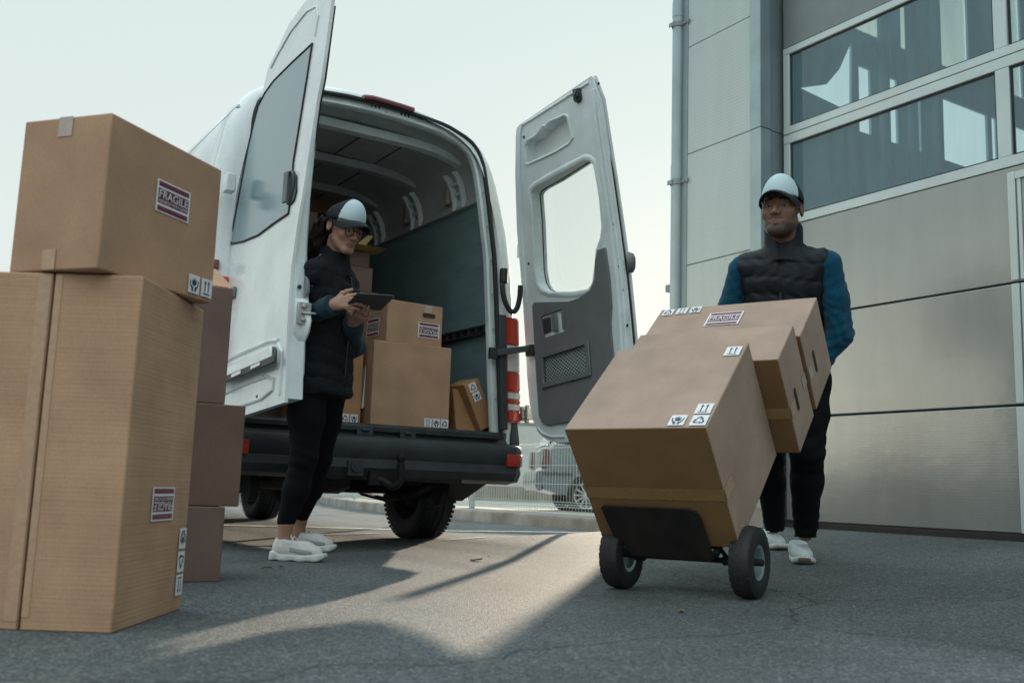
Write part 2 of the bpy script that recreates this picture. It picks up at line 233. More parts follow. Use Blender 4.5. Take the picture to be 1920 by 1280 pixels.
# ------------------------------------------------------------------ mesh builder
class MB:
    def __init__(s): s.v = []; s.f = []; s.m = []
    def add(s, vs, fs, mi=0):
        o = len(s.v); s.v += [tuple(p) for p in vs]; s.f += [tuple(i+o for i in f) for f in fs]; s.m += [mi]*len(fs); return s
    def hexa(s, p, mi=0):            # 8 points: bottom ring 0-3, top ring 4-7
        return s.add(p, [(3, 2, 1, 0), (4, 5, 6, 7), (0, 1, 5, 4), (1, 2, 6, 5), (2, 3, 7, 6), (3, 0, 4, 7)], mi)
    def obox(s, o, a, b, c, mi=0):   # corner and three edge vectors
        o, a, b, c = map(Vector, (o, a, b, c))
        if a.cross(b).dot(c) < 0: a, b = b, a
        return s.hexa([o, o+a, o+a+b, o+b, o+c, o+a+c, o+a+b+c, o+b+c], mi)
    def box(s, lo, hi, mi=0):
        lo, hi = Vector(lo), Vector(hi); d = hi-lo
        return s.obox(lo, (d.x, 0, 0), (0, d.y, 0), (0, 0, d.z), mi)
    def rings(s, rs, close=True, caps=True, mi=0):
        n = len(rs[0]); vs = [p for r in rs for p in r]; fs = []
        for i in range(len(rs)-1):
            for j in range(n if close else n-1):
                k = (j+1) % n; fs.append((i*n+j, i*n+k, (i+1)*n+k, (i+1)*n+j))
        if caps and close: fs += [tuple(range(n-1, -1, -1)), tuple(range((len(rs)-1)*n, len(rs)*n))]
        return s.add(vs, fs, mi)
    def tube(s, path, r, n=8, mi=0, caps=True):
        path = [Vector(p) for p in path]; rs = []
        t0 = (path[1]-path[0]).normalized(); up = Vector((0, 0, 1)) if abs(t0.z) < .9 else Vector((1, 0, 0))
        nx = t0.cross(up).normalized()
        for i, p in enumerate(path):
            t = (path[min(i+1, len(path)-1)]-path[max(i-1, 0)]).normalized()
            nx = (nx-t*nx.dot(t)).normalized(); ny = t.cross(nx); rr = r[i] if isinstance(r, (list, tuple)) else r
            rs.append([p+(nx*math.cos(2*math.pi*k/n)+ny*math.sin(2*math.pi*k/n))*rr for k in range(n)])
        return s.rings(rs, True, caps, mi)
    def lathe(s, prof, c, ax, n=32, mi=0, closed=False):   # prof: (radius, along axis)
        c = Vector(c); ax = Vector(ax).normalized(); e = ax.orthogonal().normalized(); g = ax.cross(e); m = len(prof)
        vs = [c+ax*h+(e*math.cos(2*math.pi*k/n)+g*math.sin(2*math.pi*k/n))*r for k in range(n) for r, h in prof]; fs = []
        for k in range(n):
            q = (k+1) % n
            for j in range(m if closed else m-1):
                l = (j+1) % m; fs.append((k*m+j, q*m+j, q*m+l, k*m+l))
        return s.add(vs, fs, mi)
    def plate(s, loops, off, mi=0, side=True):
        """a sheet with holes: loops of 3D points (outer first), thickened by vector off (vector or function)"""
        loops = [[Vector(p) for p in l] for l in loops]
        tris = tessellate_polygon(loops); flat = [p for l in loops for p in l]
        o = (lambda p: Vector(off)) if not callable(off) else off
        n = len(flat); vs = flat+[p+o(p) for p in flat]
        nn = Vector()
        for t in tris:
            a, b, c = (flat[i] for i in t); nn += (b-a).cross(c-a)
        flip = nn.dot(o(flat[0])) > 0
        fs = []
        for t in tris:
            a, b, c = (flat[i] for i in t)
            same = (b-a).cross(c-a).dot(nn) > 0
            t = t if same else t[::-1]
            fs.append(t[::-1] if flip else t); fs.append(tuple(i+n for i in (t if flip else t[::-1])))
        if side:
            b = 0
            for l in loops:
                m = len(l)
                for i in range(m):
                    j = (i+1) % m; fs.append((b+i, b+j, b+j+n, b+i+n))
                b += m
        return s.add(vs, fs, mi)
    def prism(s, poly, o, u, v, h, mi=0, base=0.):   # 2D polygon in the plane o,u,v raised by h along u x v
        o, u, v = Vector(o), Vector(u), Vector(v); nrm = u.cross(v).normalized()
        return s.plate([[o+u*x+v*y+nrm*base for x, y in poly]], nrm*h, mi)
    def build(s, name, mats, parent=None, smooth=True, angle=35, bevel=0., seg=2, fixn=True, world=True):
        me = bpy.data.meshes.new(name); me.from_pydata(s.v, [], s.f)
        mats = mats if isinstance(mats, (list, tuple)) else [mats]
        for m in mats: me.materials.append(M_[m] if isinstance(m, str) else m)
        if len(mats) > 1: me.polygons.foreach_set('material_index', s.m)
        if fixn:
            bm = bmesh.new(); bm.from_mesh(me); bmesh.ops.recalc_face_normals(bm, faces=bm.faces); bm.to_mesh(me); bm.free()
        return link(me, name, parent, smooth, angle, bevel, seg)
def link(me, name, parent=None, smooth=True, angle=35, bevel=0., seg=2):
    if smooth:
        me.shade_smooth(); me.set_sharp_from_angle(angle=R_(angle))
    me.update()
    o = bpy.data.objects.new(name, me); COL.objects.link(o)
    if parent:
        o.parent = parent; o.matrix_parent_inverse = WM[parent.name].inverted() if parent.name in WM else Matrix()
    WM[o.name] = Matrix()
    if bevel:
        b = o.modifiers.new('bevel', 'BEVEL'); b.width = bevel; b.segments = seg; b.limit_method = 'ANGLE'; b.angle_limit = R_(40); b.harden_normals = False
    return o
WM = {}
def thing(name, label, cat, loc=(0, 0, 0), group=None):
    o = bpy.data.objects.new(name, None); COL.objects.link(o); o.location = loc; o.empty_display_size = .1
    WM[o.name] = Matrix.Translation(loc)
    return tag(o, label, cat, group)
def tag(o, label=None, cat=None, group=None, kind=None):
    if label: o['label'] = label
    if cat: o['category'] = cat
    if group: o['group'] = group
    if kind: o['kind'] = kind
    return o
def resample(pts, n):
    pts = [Vector(p) for p in pts]; L = [0]
    for a, b in zip(pts, pts[1:]): L.append(L[-1]+(b-a).length)
    o = []
    for k in range(n):
        t = L[-1]*k/(n-1); i = 0
        while i < len(L)-2 and L[i+1] < t: i += 1
        f = (t-L[i])/max(L[i+1]-L[i], 1e-9); o.append(pts[i].lerp(pts[i+1], f))
    return o
def smooth_path(pts, n=8):           # Catmull-Rom
    P = [Vector(p) for p in pts]; P = [P[0]*2-P[1]]+P+[P[-1]*2-P[-2]]; o = []
    for i in range(1, len(P)-2):
        for k in range(n):
            t = k/n; a, b, c, d = P[i-1:i+3]
            o.append(.5*((2*b)+(c-a)*t+(2*a-5*b+4*c-d)*t*t+(3*b-a-3*c+d)*t**3))
    o.append(P[-2]); return o
_txt = {}
def text2d(s):
    """outline text as flat faces, normalised to height 1 with its width"""
    if s not in _txt:
        cu = bpy.data.curves.new('t', 'FONT'); cu.body = s; ob = bpy.data.objects.new('t', cu); COL.objects.link(ob)
        dg = bpy.context.evaluated_depsgraph_get(); dg.update()
        me = bpy.data.meshes.new_from_object(ob.evaluated_get(dg))
        v = [(p.co.x, p.co.y) for p in me.vertices]; f = [tuple(p.vertices) for p in me.polygons]
        x0 = min(p[0] for p in v); y0 = min(p[1] for p in v); h = max(p[1] for p in v)-y0; x1 = max(p[0] for p in v)
        _txt[s] = ([((a-x0)/h, (b-y0)/h) for a, b in v], f, (x1-x0)/h)
        bpy.data.objects.remove(ob); bpy.data.curves.remove(cu); bpy.data.meshes.remove(me)
    return _txt[s]
def put_text(mb, s, o, u, v, x, y, wdt, hgt, lift, mi):
    vs, fs, wn = text2d(s); o, u, v = Vector(o), Vector(u), Vector(v); n = u.cross(v).normalized()
    mb.add([o+u*(x+a/wn*wdt)+v*(y+b*hgt)+n*lift for a, b in vs], fs, mi)

# ground height: level yard, gentle ramp up to the gate
def gz(X, Y):
    a = .066*(.5*((X-2.65)+math.sqrt((X-2.65)**2+.05)))
    a = min(a, .185)
    t = min(1, max(0, (6.6-Y)/1.4)); t = t*t*(3-2*t)
    t2 = min(1, max(0, (Y+3)/2.)); return a*t
# ================================================================== THE SETTING
def ground():
    xs = [-150, -60, -20, -8, -3]+[-2+.25*i for i in range(49)]+[11, 14, 20, 40, 90, 200]
    ys = [-60, -20, -8, -3]+[-2+.25*i for i in range(49)]+[11, 14, 20, 40, 90, 300]
    xs = sorted(set(xs)); ys = sorted(set(ys)); mb = MB()
    nx = len(xs)
    mb.add([(x, y, gz(x, y)) for y in ys for x in xs], [(j*nx+i, j*nx+i+1, (j+1)*nx+i+1, (j+1)*nx+i) for j in range(len(ys)-1) for i in range(nx-1)])
    tag(mb.build('ground', 'asphalt', fixn=False), kind='structure')
ground()
# worn white line across the yard, and two faded scraps of it
def strip(path, wd, z):
    mb = MB(); pts = smooth_path(path, 6); rs = []
    for i, p in enumerate(pts):
        t = (pts[min(i+1, len(pts)-1)]-pts[max(i-1, 0)]); n = Vector((-t.y, t.x, 0)).normalized()
        ww = wd*(1+.18*math.sin(i*2.3)+.1*math.sin(i*5.1))
        rs.append([p+n*ww/2+Vector((0, 0, gz(p.x, p.y)+z)), p-n*ww/2+Vector((0, 0, gz(p.x, p.y)+z))])
    return mb.rings(rs, False, False)
def flat(x, y): p = onz(x, y); return (p.x, p.y, 0)
m = strip([flat(*q) for q in [(1180, 1000), (1111, 998.8), (971, 996.6), (840, 995.3), (726, 992.5), (586, 988.5), (486, 986.4), (400, 984)]], .21, .004)
tag(m.build('road_marking', 'line'), kind='structure')
m = strip([flat(*q) for q in [(600, 1002), (660, 1001), (706, 1000)]], .10, .004); m2 = strip([flat(*q) for q in [(833, 1021.5), (870, 1020), (906, 1018)]], .05, .004)
m.add(m2.v, m2.f); tag(m.build('worn_paint_patch', 'line'), kind='structure')

# kerb
KP = [(5.86, 5.9), (5.78, 7.2), (5.73, 8.6), (5.72, 10.2), (5.85, 12.5), (6.5, 15.4), (7.4, 18.2), (9.5, 23), (14, 29)]
kp = smooth_path([(x, y, 0) for x, y in KP], 5)
def kerb():
    mb = MB(); rs = []
    for i, p in enumerate(kp):
        t = kp[min(i+1, len(kp)-1)]-kp[max(i-1, 0)]; n = Vector((t.y, -t.x, 0)).normalized()
        rs.append([p+n*a+Vector((0, 0, h)) for a, h in ((0, -.1), (0, .095), (.012, .115), (.03, .122), (.5, .125), (.5, -.1))])
    mb.rings(rs, True, True); tag(mb.build('kerb', 'concrete'), kind='structure')
    v = MB(); rs = []
    for i, p in enumerate(kp):
        t = kp[min(i+1, len(kp)-1)]-kp[max(i-1, 0)]; n = Vector((t.y, -t.x, 0)).normalized()
        rs.append([p+n*a+Vector((0, 0, h)) for a, h in ((.5, .06), (14, .02))])
    v.rings(rs, False, False); tag(v.build('far_pavement', mat('sunlit_pavement', (.36, .35, .31), .85, var=.2, vscale=1.5)), kind='structure')
kerb()
# wire fence on the kerb
def fence():
    fp = []
    for i, p in enumerate(kp):
        t = kp[min(i+1, len(kp)-1)]-kp[max(i-1, 0)]; n = Vector((t.y, -t.x, 0)).normalized(); fp.append(p+n*.22)
    L = [0]
    for a, b in zip(fp, fp[1:]): L.append(L[-1]+(b-a).length)
    def at(s):
        i = 0
        while i < len(L)-2 and L[i+1] < s: i += 1
        f = (s-L[i])/(L[i+1]-L[i]); return fp[i].lerp(fp[i+1], f), (fp[i+1]-fp[i]).normalized()
    t = thing('wire_fence', 'low welded wire mesh fence on the concrete kerb beyond the van', 'fence', (5.95, 9, .12))
    s = 1.72; k = 0
    while s+2.5 < L[-1] and k < 8:
        mb = MB(); prof = [(.0, .14), (0, .20), (.035, .225), (0, .25), (0, .80), (.035, .835), (0, .87), (0, 1.03)]
        for q in range(51):
            p, d = at(s+q*.05); n = Vector((d.y, -d.x, 0))
            mb.tube([p+n*a+Vector((0, 0, h)) for a, h in prof], .0027, 4)
        for h, a in ((.16, 0), (.225, .035), (.25, 0), (.20, 0), (.43, 0), (.62, 0), (.80, 0), (.835, .035), (.87, 0), (1.0, 0)):
            pp = []
            for q in range(6):
                p, d = at(s+q*.5); n = Vector((d.y, -d.x, 0)); pp.append(p+n*(a+.004)+Vector((0, 0, h)))
            mb.tube(pp, .003, 4)
        mb.build('mesh_panel', 'galv', t)
        p, d = at(s); n = Vector((d.y, -d.x, 0)); pb = MB()
        pb.obox(p-d*.03+n*.02+Vector((0, 0, .11)), d*.06, n*.04, Vector((0, 0, 1.13))); pb.obox(p-d*.034+n*.016+Vector((0, 0, 1.24)), d*.068, n*.048, Vector((0, 0, .012)))
        for h in (.3, .55, .95): pb.obox(p-d*.045+n*.004+Vector((0, 0, h)), d*.09, n*.016, Vector((0, 0, .03)))
        pb.build('post', 'galv', t, bevel=.002)
        s += 2.5; k += 1
fence()
# pale yard wall far behind the fence
def yard_wall():
    t = thing('yard_wall', 'long pale grey concrete yard wall seen through the wire fence', 'wall', (12, 27, 0))
    mb = MB(); a, b = Vector((-30, 36, 0)), Vector((48, 15, 0)); d = (b-a).normalized(); n = Vector((-d.y, d.x, 0)); Lw = (b-a).length; k = 0; s = 0
    while s < Lw: mb.obox(a+d*s-Vector((0, 0, .1)), d*2.97, n*.16, Vector((0, 0, 2.3))); s += 3
    mb.build('panel', mat('pale_wall_concrete', (.52, .55, .52), .9, col2=(.40, .42, .40), vscale=.8), t, bevel=.01)
    cb = MB(); cb.obox(a+d*0-n*.03+Vector((0, 0, 2.2)), d*Lw, n*.22, Vector((0, 0, .07))); cb.build('coping', 'concrete', t)
    fb = MB(); fb.obox(a-n*.04-Vector((0, 0, .1)), d*Lw, n*.05, Vector((0, 0, .55))); fb.build('footing', mat('damp_footing', (.27, .25, .21), .95, var=.25, vscale=2), t)
yard_wall()

# silver car parked behind the fence, nose pointing away to the right (+X), seen from its rear right corner
def car():
    ox, oy = 8.62, 12.35; Lc = 4.3; W = 1.75
    t = thing('parked_car', 'grey estate car parked behind the wire fence, its rear corner and alloy wheel showing', 'car', (9.35, 12.40, 0))
    side = [(0.02, .38), (-.02, .5), (.0, .66), (.05, .72), (.06, .98), (.12, 1.05), (.38, 1.40), (.55, 1.46), (1.5, 1.50), (2.1, 1.47), (2.95, 1.05), (3.9, .93), (4.22, .78), (4.3, .55), (4.25, .3), (3.72, .22), (3.68, .45), (3.5, .62), (3.25, .66), (3.0, .62), (2.82, .45), (2.78, .22), (1.1, .22), (1.06, .45), (.9, .62), (.72, .66), (.52, .6), (.4, .45), (.36, .3)]
    mb = MB(); rs = []
    for f, ins in ((0, .05), (.04, .015), (.12, 0), (.88, 0), (.96, .015), (1, .05)):
        r = []
        for x, z in side:
            tw = max(0, (z-.95))*.28
            y = oy+W*f; y += tw*(1-2*f) if z > .95 else 0
            r.append((ox+x+(ins if x < 2 else -ins), y, z-ins*(1 if z > .8 else 0)))
        rs.append(r)
    mb.rings(rs, True, True); mb.build('body', 'car', t, angle=30)
    g = MB()
    for P in ([(.30, 1.10), (.48, 1.38), (1.0, 1.42), (1.0, 1.06)], [(1.06, 1.06), (1.06, 1.42), (1.85, 1.42), (1.9, 1.03)], [(1.97, 1.03), (1.93, 1.41), (2.1, 1.40), (2.75, 1.05)]):
        g.plate([[(ox+x, oy+.012+max(0, z-.95)*.28-.018, z) for x, z in P]], (0, .01, 0))
    g.build('side_window', 'van_glass', t)
    g = MB(); g.plate([[(ox+x-.02, oy+y, z) for x, y, z in ((.13, .12, 1.07), (.13, 1.63, 1.07), (.34, 1.5, 1.36), (.34, .25, 1.36))]], (.012, 0, -.004)); g.build('rear_window', 'van_glass', t)
    for y0 in (.0, 1.45):
        l = MB(); l.plate([[(ox+.02, oy+y0+.01, .72), (ox+.02, oy+y0+.29, .72), (ox+.035, oy+y0+.29, 1.0), (ox+.05, oy+y0+.03, 1.0)]], (.03, 0, 0)); l.plate([[(ox+.03, oy-.008, .72), (ox+.16, oy-.008, .74), (ox+.13, oy-.0, .99), (ox+.05, oy-.0, 1.0)]], (0, .03, 0)) if y0 == 0 else 0
        l.build('tail_lamp', 'car_lamp', t, bevel=.004)
    b = MB(); b.rings([[(ox-.07+i, oy+y, z) for z, i in ((.36, .04), (.42, 0), (.60, 0), (.66, .03), (.66, .1), (.36, .1))] for y, i in ((.02, .06), (.1, 0), (1.65, 0), (1.73, .06))], True, True); b.build('bumper', 'car', t)
    tr = MB(); tr.obox((ox+.05, oy-.012, .60), (.45, 0, 0), (0, .02, 0), (0, 0, .045)); tr.build('rub_strip', 'black_plastic', t)
    for wx, wy in ((.73, .1), (3.25, .1), (.73, 1.65), (3.25, 1.65)):
        c = (ox+wx, oy+wy, .31); s = 1 if wy < 1 else -1
        ty = MB(); ty.lathe([(.2, -.09), (.27, -.1), (.305, -.085), (.312, -.05), (.312, .05), (.305, .085), (.27, .1), (.2, .09)], c, (0, 1, 0), 36, closed=True); ty = ty.build('wheel', 'rubber', t)
        rm = MB(); cv = Vector(c)+Vector((0, -.075*s, 0))
        for k in range(12):
            a = 2*math.pi*k/12; e = Vector((math.cos(a), 0, math.sin(a))); n = Vector((-e.z, 0, e.x))
            rm.obox(cv+e*.03-n*.011, e*.17, n*.022, Vector((0, .03*s, 0)))
        rm.lathe([(.19, 0), (.205, -.012), (.215, 0), (.205, .03)], cv, (0, s, 0), 36, closed=True); rm.lathe([(.0, -.015), (.045, -.01), (.05, .03), (0, .03)], cv, (0, s, 0), 20)
        rm.build('rim', mat('alloy_rim', (.6, .62, .62), .3, metal=.6) if 'alloy' not in M_ else M_['alloy'], ty)
        hb = MB(); hb.lathe([(0, .0), (.19, .0), (.19, .02), (0, .02)], cv+Vector((0, .05*s, 0)), (0, s, 0), 24); hb.build('brake_disc', 'under', ty)
    t.rotation_euler.z = R_(-27)
M_['car_lamp'] = mat('smoked_car_lamp', (.13, .055, .055), .25, coat=.4)
M_['alloy'] = mat('alloy_rim', (.62, .64, .64), .3, metal=.6)
car()

# ------------------------------------------------------------------ the warehouse
def warehouse():
    WX, GX, YC, YJ, YR, TOP = 5.1, 5.3, 5.62, 4.80, -1.1, 9.0
    t = thing('warehouse', 'grey metal clad warehouse with ribbed wall panels at the right', 'building', (8, 1, 0))
    # front wall, left of the gate: four cladding panels with open joints between them
    zs = [-.05, .33, 1.21, 2.09, 2.972, 3.848, 4.73, 5.61, 6.5, 7.4, 8.3, TOP]
    for a, b in zip(zs, zs[1:]):
        mb = MB(); mb.box((WX, 4.90, a+.006), (WX+.14, YC-.05, b)); mb.build('wall_panel', 'clad', t, bevel=.003)
    mb = MB(); mb.box((WX+.012, 4.90, -.05), (WX+.13, YC-.05, TOP)); mb.build('joint_backing', 'dark', t)
    # corner flashing next to the gate and at the building corner
    mb = MB(); mb.box((WX-.004, YJ, -.05), (WX+.10, 4.905, 2.972)); mb.box((WX-.004, YJ, 2.978), (WX+.10, 4.905, TOP)); mb.build('corner_flashing', 'pipe', t, bevel=.003)
    mb = MB(); mb.box((WX+.10, YJ+.003, .20), (GX+.05, 4.9, 2.965)); mb.box((WX+.10, YJ+.001, 2.97), (GX+.05, 4.9, TOP)); mb.build('reveal_flashing', 'flash', t)
    pb = MB(); pb.box((WX-.012, YJ-.012, -.05), (WX+.14, 4.93, .30)); pb.build('plinth_block', 'concrete', t, bevel=.006)
    mb = MB(); mb.box((WX-.006, YC-.06, -.05), (WX+.2, YC, TOP)); mb.build('corner_trim', 'flash', t, bevel=.003)
    # lintel above the gate, right pier, end wall with the window band, back and roof
    mb = MB(); mb.box((WX, YR, 4.75), (GX+.12, YJ, TOP)); mb.box((WX, -9, -.05), (GX+.12, YR, TOP)); mb.build('front_wall', 'clad', t)
    X0, X1, Y1, Y0 = WX+.2, 19., YC, YC-.12
    def rect(a, b, c, d): return [(a, Y0, c), (b, Y0, c), (b, Y0, d), (a, Y0, d)]
    def pxh(P): return [tuple(ony(x, y, Y0)) for x, y in P]
    def rect(a, b, c, d): return [(a, Y0, c), (b, Y0, c), (b, Y0, d), (a, Y0, d)]
    def xat(x): return ony(x, 200, Y0).x
    zb_, zt_ = 3.60, 4.22
    holes = [pxh(((1500, 165), (1575, 201), (1597, 203), (1597, 78), (1588, 98), (1574, 130), (1550, 158)))]
    holes += [rect(xat(a), xat(b), zb_, zt_) for a, b in ((1611, 1633), (1662, 1683), (1712, 1726), (1765, 1850), (1858, 1867), (1890, 1960), (1990, 2060))]
    sk = [(xat(a), xat(b)) for a, b in ((1606, 1667), (1692, 1716), (1765, 1820), (1875, 1920))]
    zs_ = ony(1690, 90, Y0).z
    holes += [rect(a, b, zs_, zs_+2.2) for a, b in sk]
    mb = MB(); mb.plate([[(X0, Y0, -.05), (X1, Y0, -.05), (X1, Y0, TOP), (X0, Y0, TOP)]]+holes, (0, .025, 0)); mb.build('end_wall', 'hall', t, smooth=False)
    tl = bpy.data.materials.new('fibreglass_skylight'); tl.use_nodes = True; b = tl.node_tree.nodes['Principled BSDF']; b.inputs['Base Color'].default_value = (.7, .72, .68, 1); b.inputs['Transmission Weight'].default_value = .8; b.inputs['Roughness'].default_value = .9; b.inputs['IOR'].default_value = 1.05
    for a, bb in sk:
        mb = MB(); mb.box((a-.02, Y0+.05, zs_-.02), (bb+.02, Y0+.055, zs_+2.22)); mb.build('translucent_panel', tl, t)
    mb = MB(); mb.box((X1, -9, -.05), (X1+.15, YC, TOP)); mb.box((X0, -9.15, -.05), (X1, -9, TOP)); mb.build('rear_wall', 'hall', t)
    mb = MB(); mb.box((WX, -9.2, TOP+.004), (X1+.2, YC+.02, TOP+.25)); mb.build('roof', 'flash', t)
    mb = MB(); mb.box((9.05, YC+.005, -.05), (18.8, 10.1, 3.1)); mb.build('shadow_caster', 'clad', t)  # unseen block added behind the hall, only to cast the yard shadow edge
    mb = MB(); mb.box((8.95, YC+.005, 3.104), (18.9, 10.18, 3.2)); mb.build('shadow_caster_top', 'flash', t)  # lid of the added shadow-casting block
    mb = MB(); mb.box((GX+.2, -8.95, .10), (X1, Y0-.01, .175)); mb.build('hall_floor', 'slab', t)
    for x in (xat(1646), xat(1698), xat(1745), 12.):
        mb = MB(); mb.tube([(x, Y0-.07, .17), (x, Y0-.07, TOP)], .05, 20); mb.build('hall_column', 'hall_steel', t)
    mb = MB(); mb.box((6.4, Y0-.3, 2.2), (16, Y0-.22, 2.35)); mb.build('hall_rail', 'hall_steel', t)
    # dark threshold strip
    mb = MB(); mb.box((GX-.05, YR+.01, .1), (GX+.1, YJ-.01, .205)); mb.build('threshold', 'under', t)

    # ---- sectional gate
    g = thing('sectional_gate', 'large grey sectional gate with two rows of windows and ribbed lower panels', 'gate', (GX, 2, .19))
    gp = [(.215, .905), (.915, 1.593), (1.603, 2.268)]
    for a, b in gp:
        mb = MB(); mb.box((GX, YR+.02, a), (GX+.05, YJ-.03, b)); mb.build('panel', 'panel', g, bevel=.006, seg=3)
    mb = MB(); mb.box((GX, YR+.02, 3.598), (GX+.05, YJ-.03, 4.2)); mb.box((GX, YR+.02, 4.21), (GX+.05, YJ-.03, 4.74)); mb.build('upper_panel', mat('dark_gate_panel', (.17, .20, .21), .4, metal=.25, var=.06), g, bevel=.005)
    sb = MB(); sb.box((GX-.006, YR+.02, .19), (GX+.055, YJ-.03, .213)); sb.build('rubber_seal', 'rubber', g)
    # window sections: aluminium frames with bays between mullions
    mull = [YJ-.03, 3.165, 1.53, -.105, YR]
    for (zb, zt, rb, rt) in ((2.272, 2.936, .064, .066), (2.941, 3.594, .056, .05)):
        fr = MB(); fr.box((GX-.004, YR+.02, zb), (GX+.05, YJ-.03, zb+rb)); fr.box((GX-.004, YR+.02, zt-rt), (GX+.05, YJ-.03, zt))
        for i, y in enumerate(mull[:-1]):
            wl = .055 if i == 0 else .085
            fr.box((GX-.0025, y-wl, zb+rb), (GX+.05, y, zt-rt))
        fo = fr.build('window_frame', 'alu', g, bevel=.004)
        for i in range(len(mull)-1):
            y1 = mull[i]-(.055 if i == 0 else .085); y0 = mull[i+1]
            rb_ = MB(); P = [(GX+.012, y0, zb+rb), (GX+.012, y1, zb+rb), (GX+.012, y1, zt-rt), (GX+.012, y0, zt-rt)]
            Q = [(GX+.012, y0+.012, zb+rb+.012), (GX+.012, y1-.012, zb+rb+.012), (GX+.012, y1-.012, zt-rt-.012), (GX+.012, y0+.012, zt-rt-.012)]
            rb_.plate([P, Q], (.012, 0, 0)); rb_.build('gasket', 'rubber', fo)
            pn = MB(); pn.box((GX+.016, y0+.008, zb+rb+.008), (GX+.020, y1-.008, zt-rt-.008)); pn.build('pane', 'gate_glass', g)
    # wicket door frame and leaf edge
    wf = MB(); y = 3.11
    for a, b in ((.215, .90), (.92, 1.59), (1.61, 2.235)):
        wf.box((GX-.014, y-.045, a), (GX-.001, y, b)); wf.box((GX-.008, y-.075, a), (GX-.001, y-.052, b))
    wf.box((GX-.014, 2.12, 2.19), (GX-.0015, y-.046, 2.232)); wf.box((GX-.014, 2.12, .215), (GX-.001, 2.165, 2.188))
    wf.build('wicket_door_frame', 'alu', g, bevel=.002)
    hd = MB(); hd.tube([(GX-.05, 2.24, 1.16), (GX-.05, 2.36, 1.16)], .01, 10); hd.tube([(GX-.05, 2.25, 1.16), (GX, 2.25, 1.16)], .01, 10); hd.build('handle', 'black_plastic', g)

    # ---- downpipe
    d = thing('drainpipe', 'grey metal downpipe running down the left corner of the warehouse', 'drainpipe', (WX-.02, 5.70, 0))
    mb = MB(); mb.tube([(WX-.012, 5.665, .02), (WX-.012, 5.665, 1.2), (WX-.012, 5.665, TOP)], .047, 20)
    for z in (2.85, 4.2, 5.6): mb.tube([(WX-.012, 5.665, z-.06), (WX-.012, 5.665, z+.06)], .050, 20)
    mb.build('pipe', 'pipe', d)
    for z in (1.5, 2.765, 4.07, 5.4):
        b = MB(); b.tube([(WX-.012, 5.665, z-.018), (WX-.012, 5.665, z+.018)], .056, 20); b.box((WX-.02, 5.57, z-.008), (WX-.004, 5.66, z+.008)); b.box((WX-.02, 5.545, z-.016), (WX-.002, 5.562, z+.016)); b.box((WX-.075, 5.655, z-.018), (WX-.06, 5.71, z+.018)); b.build('bracket', 'flash', d, bevel=.002)
warehouse()

# loose grit on the yard
def grit():
    mb = MB(); rnd = random.Random(11)
    for k in range(420):
        X = rnd.uniform(-.6, 5.0); Y = rnd.uniform(1.4, 7.5); r = .0012+.0035*rnd.random()**3; z = gz(X, Y)
        a = rnd.uniform(0, 6.28); P = [(X+r*math.cos(a+1.57*i)*rnd.uniform(.7, 1.3), Y+r*math.sin(a+1.57*i)*rnd.uniform(.7, 1.3), z+r*rnd.uniform(.1, .5)) for i in range(4)]
        mb.add(P+[(X, Y, z+r*rnd.uniform(.7, 1.1))], [(0, 1, 4), (1, 2, 4), (2, 3, 4), (3, 0, 4)])
    tag(mb.build('loose_grit', mat('grit_stone', (.24, .24, .23), .9, var=.5, vscale=3), fixn=False, smooth=False), kind='stuff')
grit()
# dry leaves on the asphalt
for k, (x, y, sc_, lab) in enumerate(((500, 1068, .035, 'curled dry leaf lying in front of the white trainers, left of two'), (527, 1066, .038, 'dry leaf lying under the toe of the white trainers, right of two'), (893, 1053, .045, 'pale brown dry leaf alone on the sunlit asphalt'), (1278, 1148, .03, 'pale scrap of leaf on the shaded asphalt between the hand truck wheels'))):
    p = onz(x, y); mb = MB(); a = k*1.3; rs = []
    for i in range(7):
        s_ = i/6; wv = sc_*.30*math.sin(math.pi*min(.98, s_+.02))**.8
        rs.append([Vector((p.x+math.cos(a)*sc_*(s_-.5)*1.3-math.sin(a)*wv*e, p.y+math.sin(a)*sc_*(s_-.5)*1.3+math.cos(a)*wv*e, gz(p.x, p.y)+.005+abs(e)*sc_*.12+.004*math.sin(3*s_+k))) for e in (-1, -.5, 0, .5, 1)])
    mb.rings(rs, False, False); o = mb.build('dry_leaf', 'leaf', fixn=False); tag(o, lab, 'leaf', 'dry leaves on the asphalt')
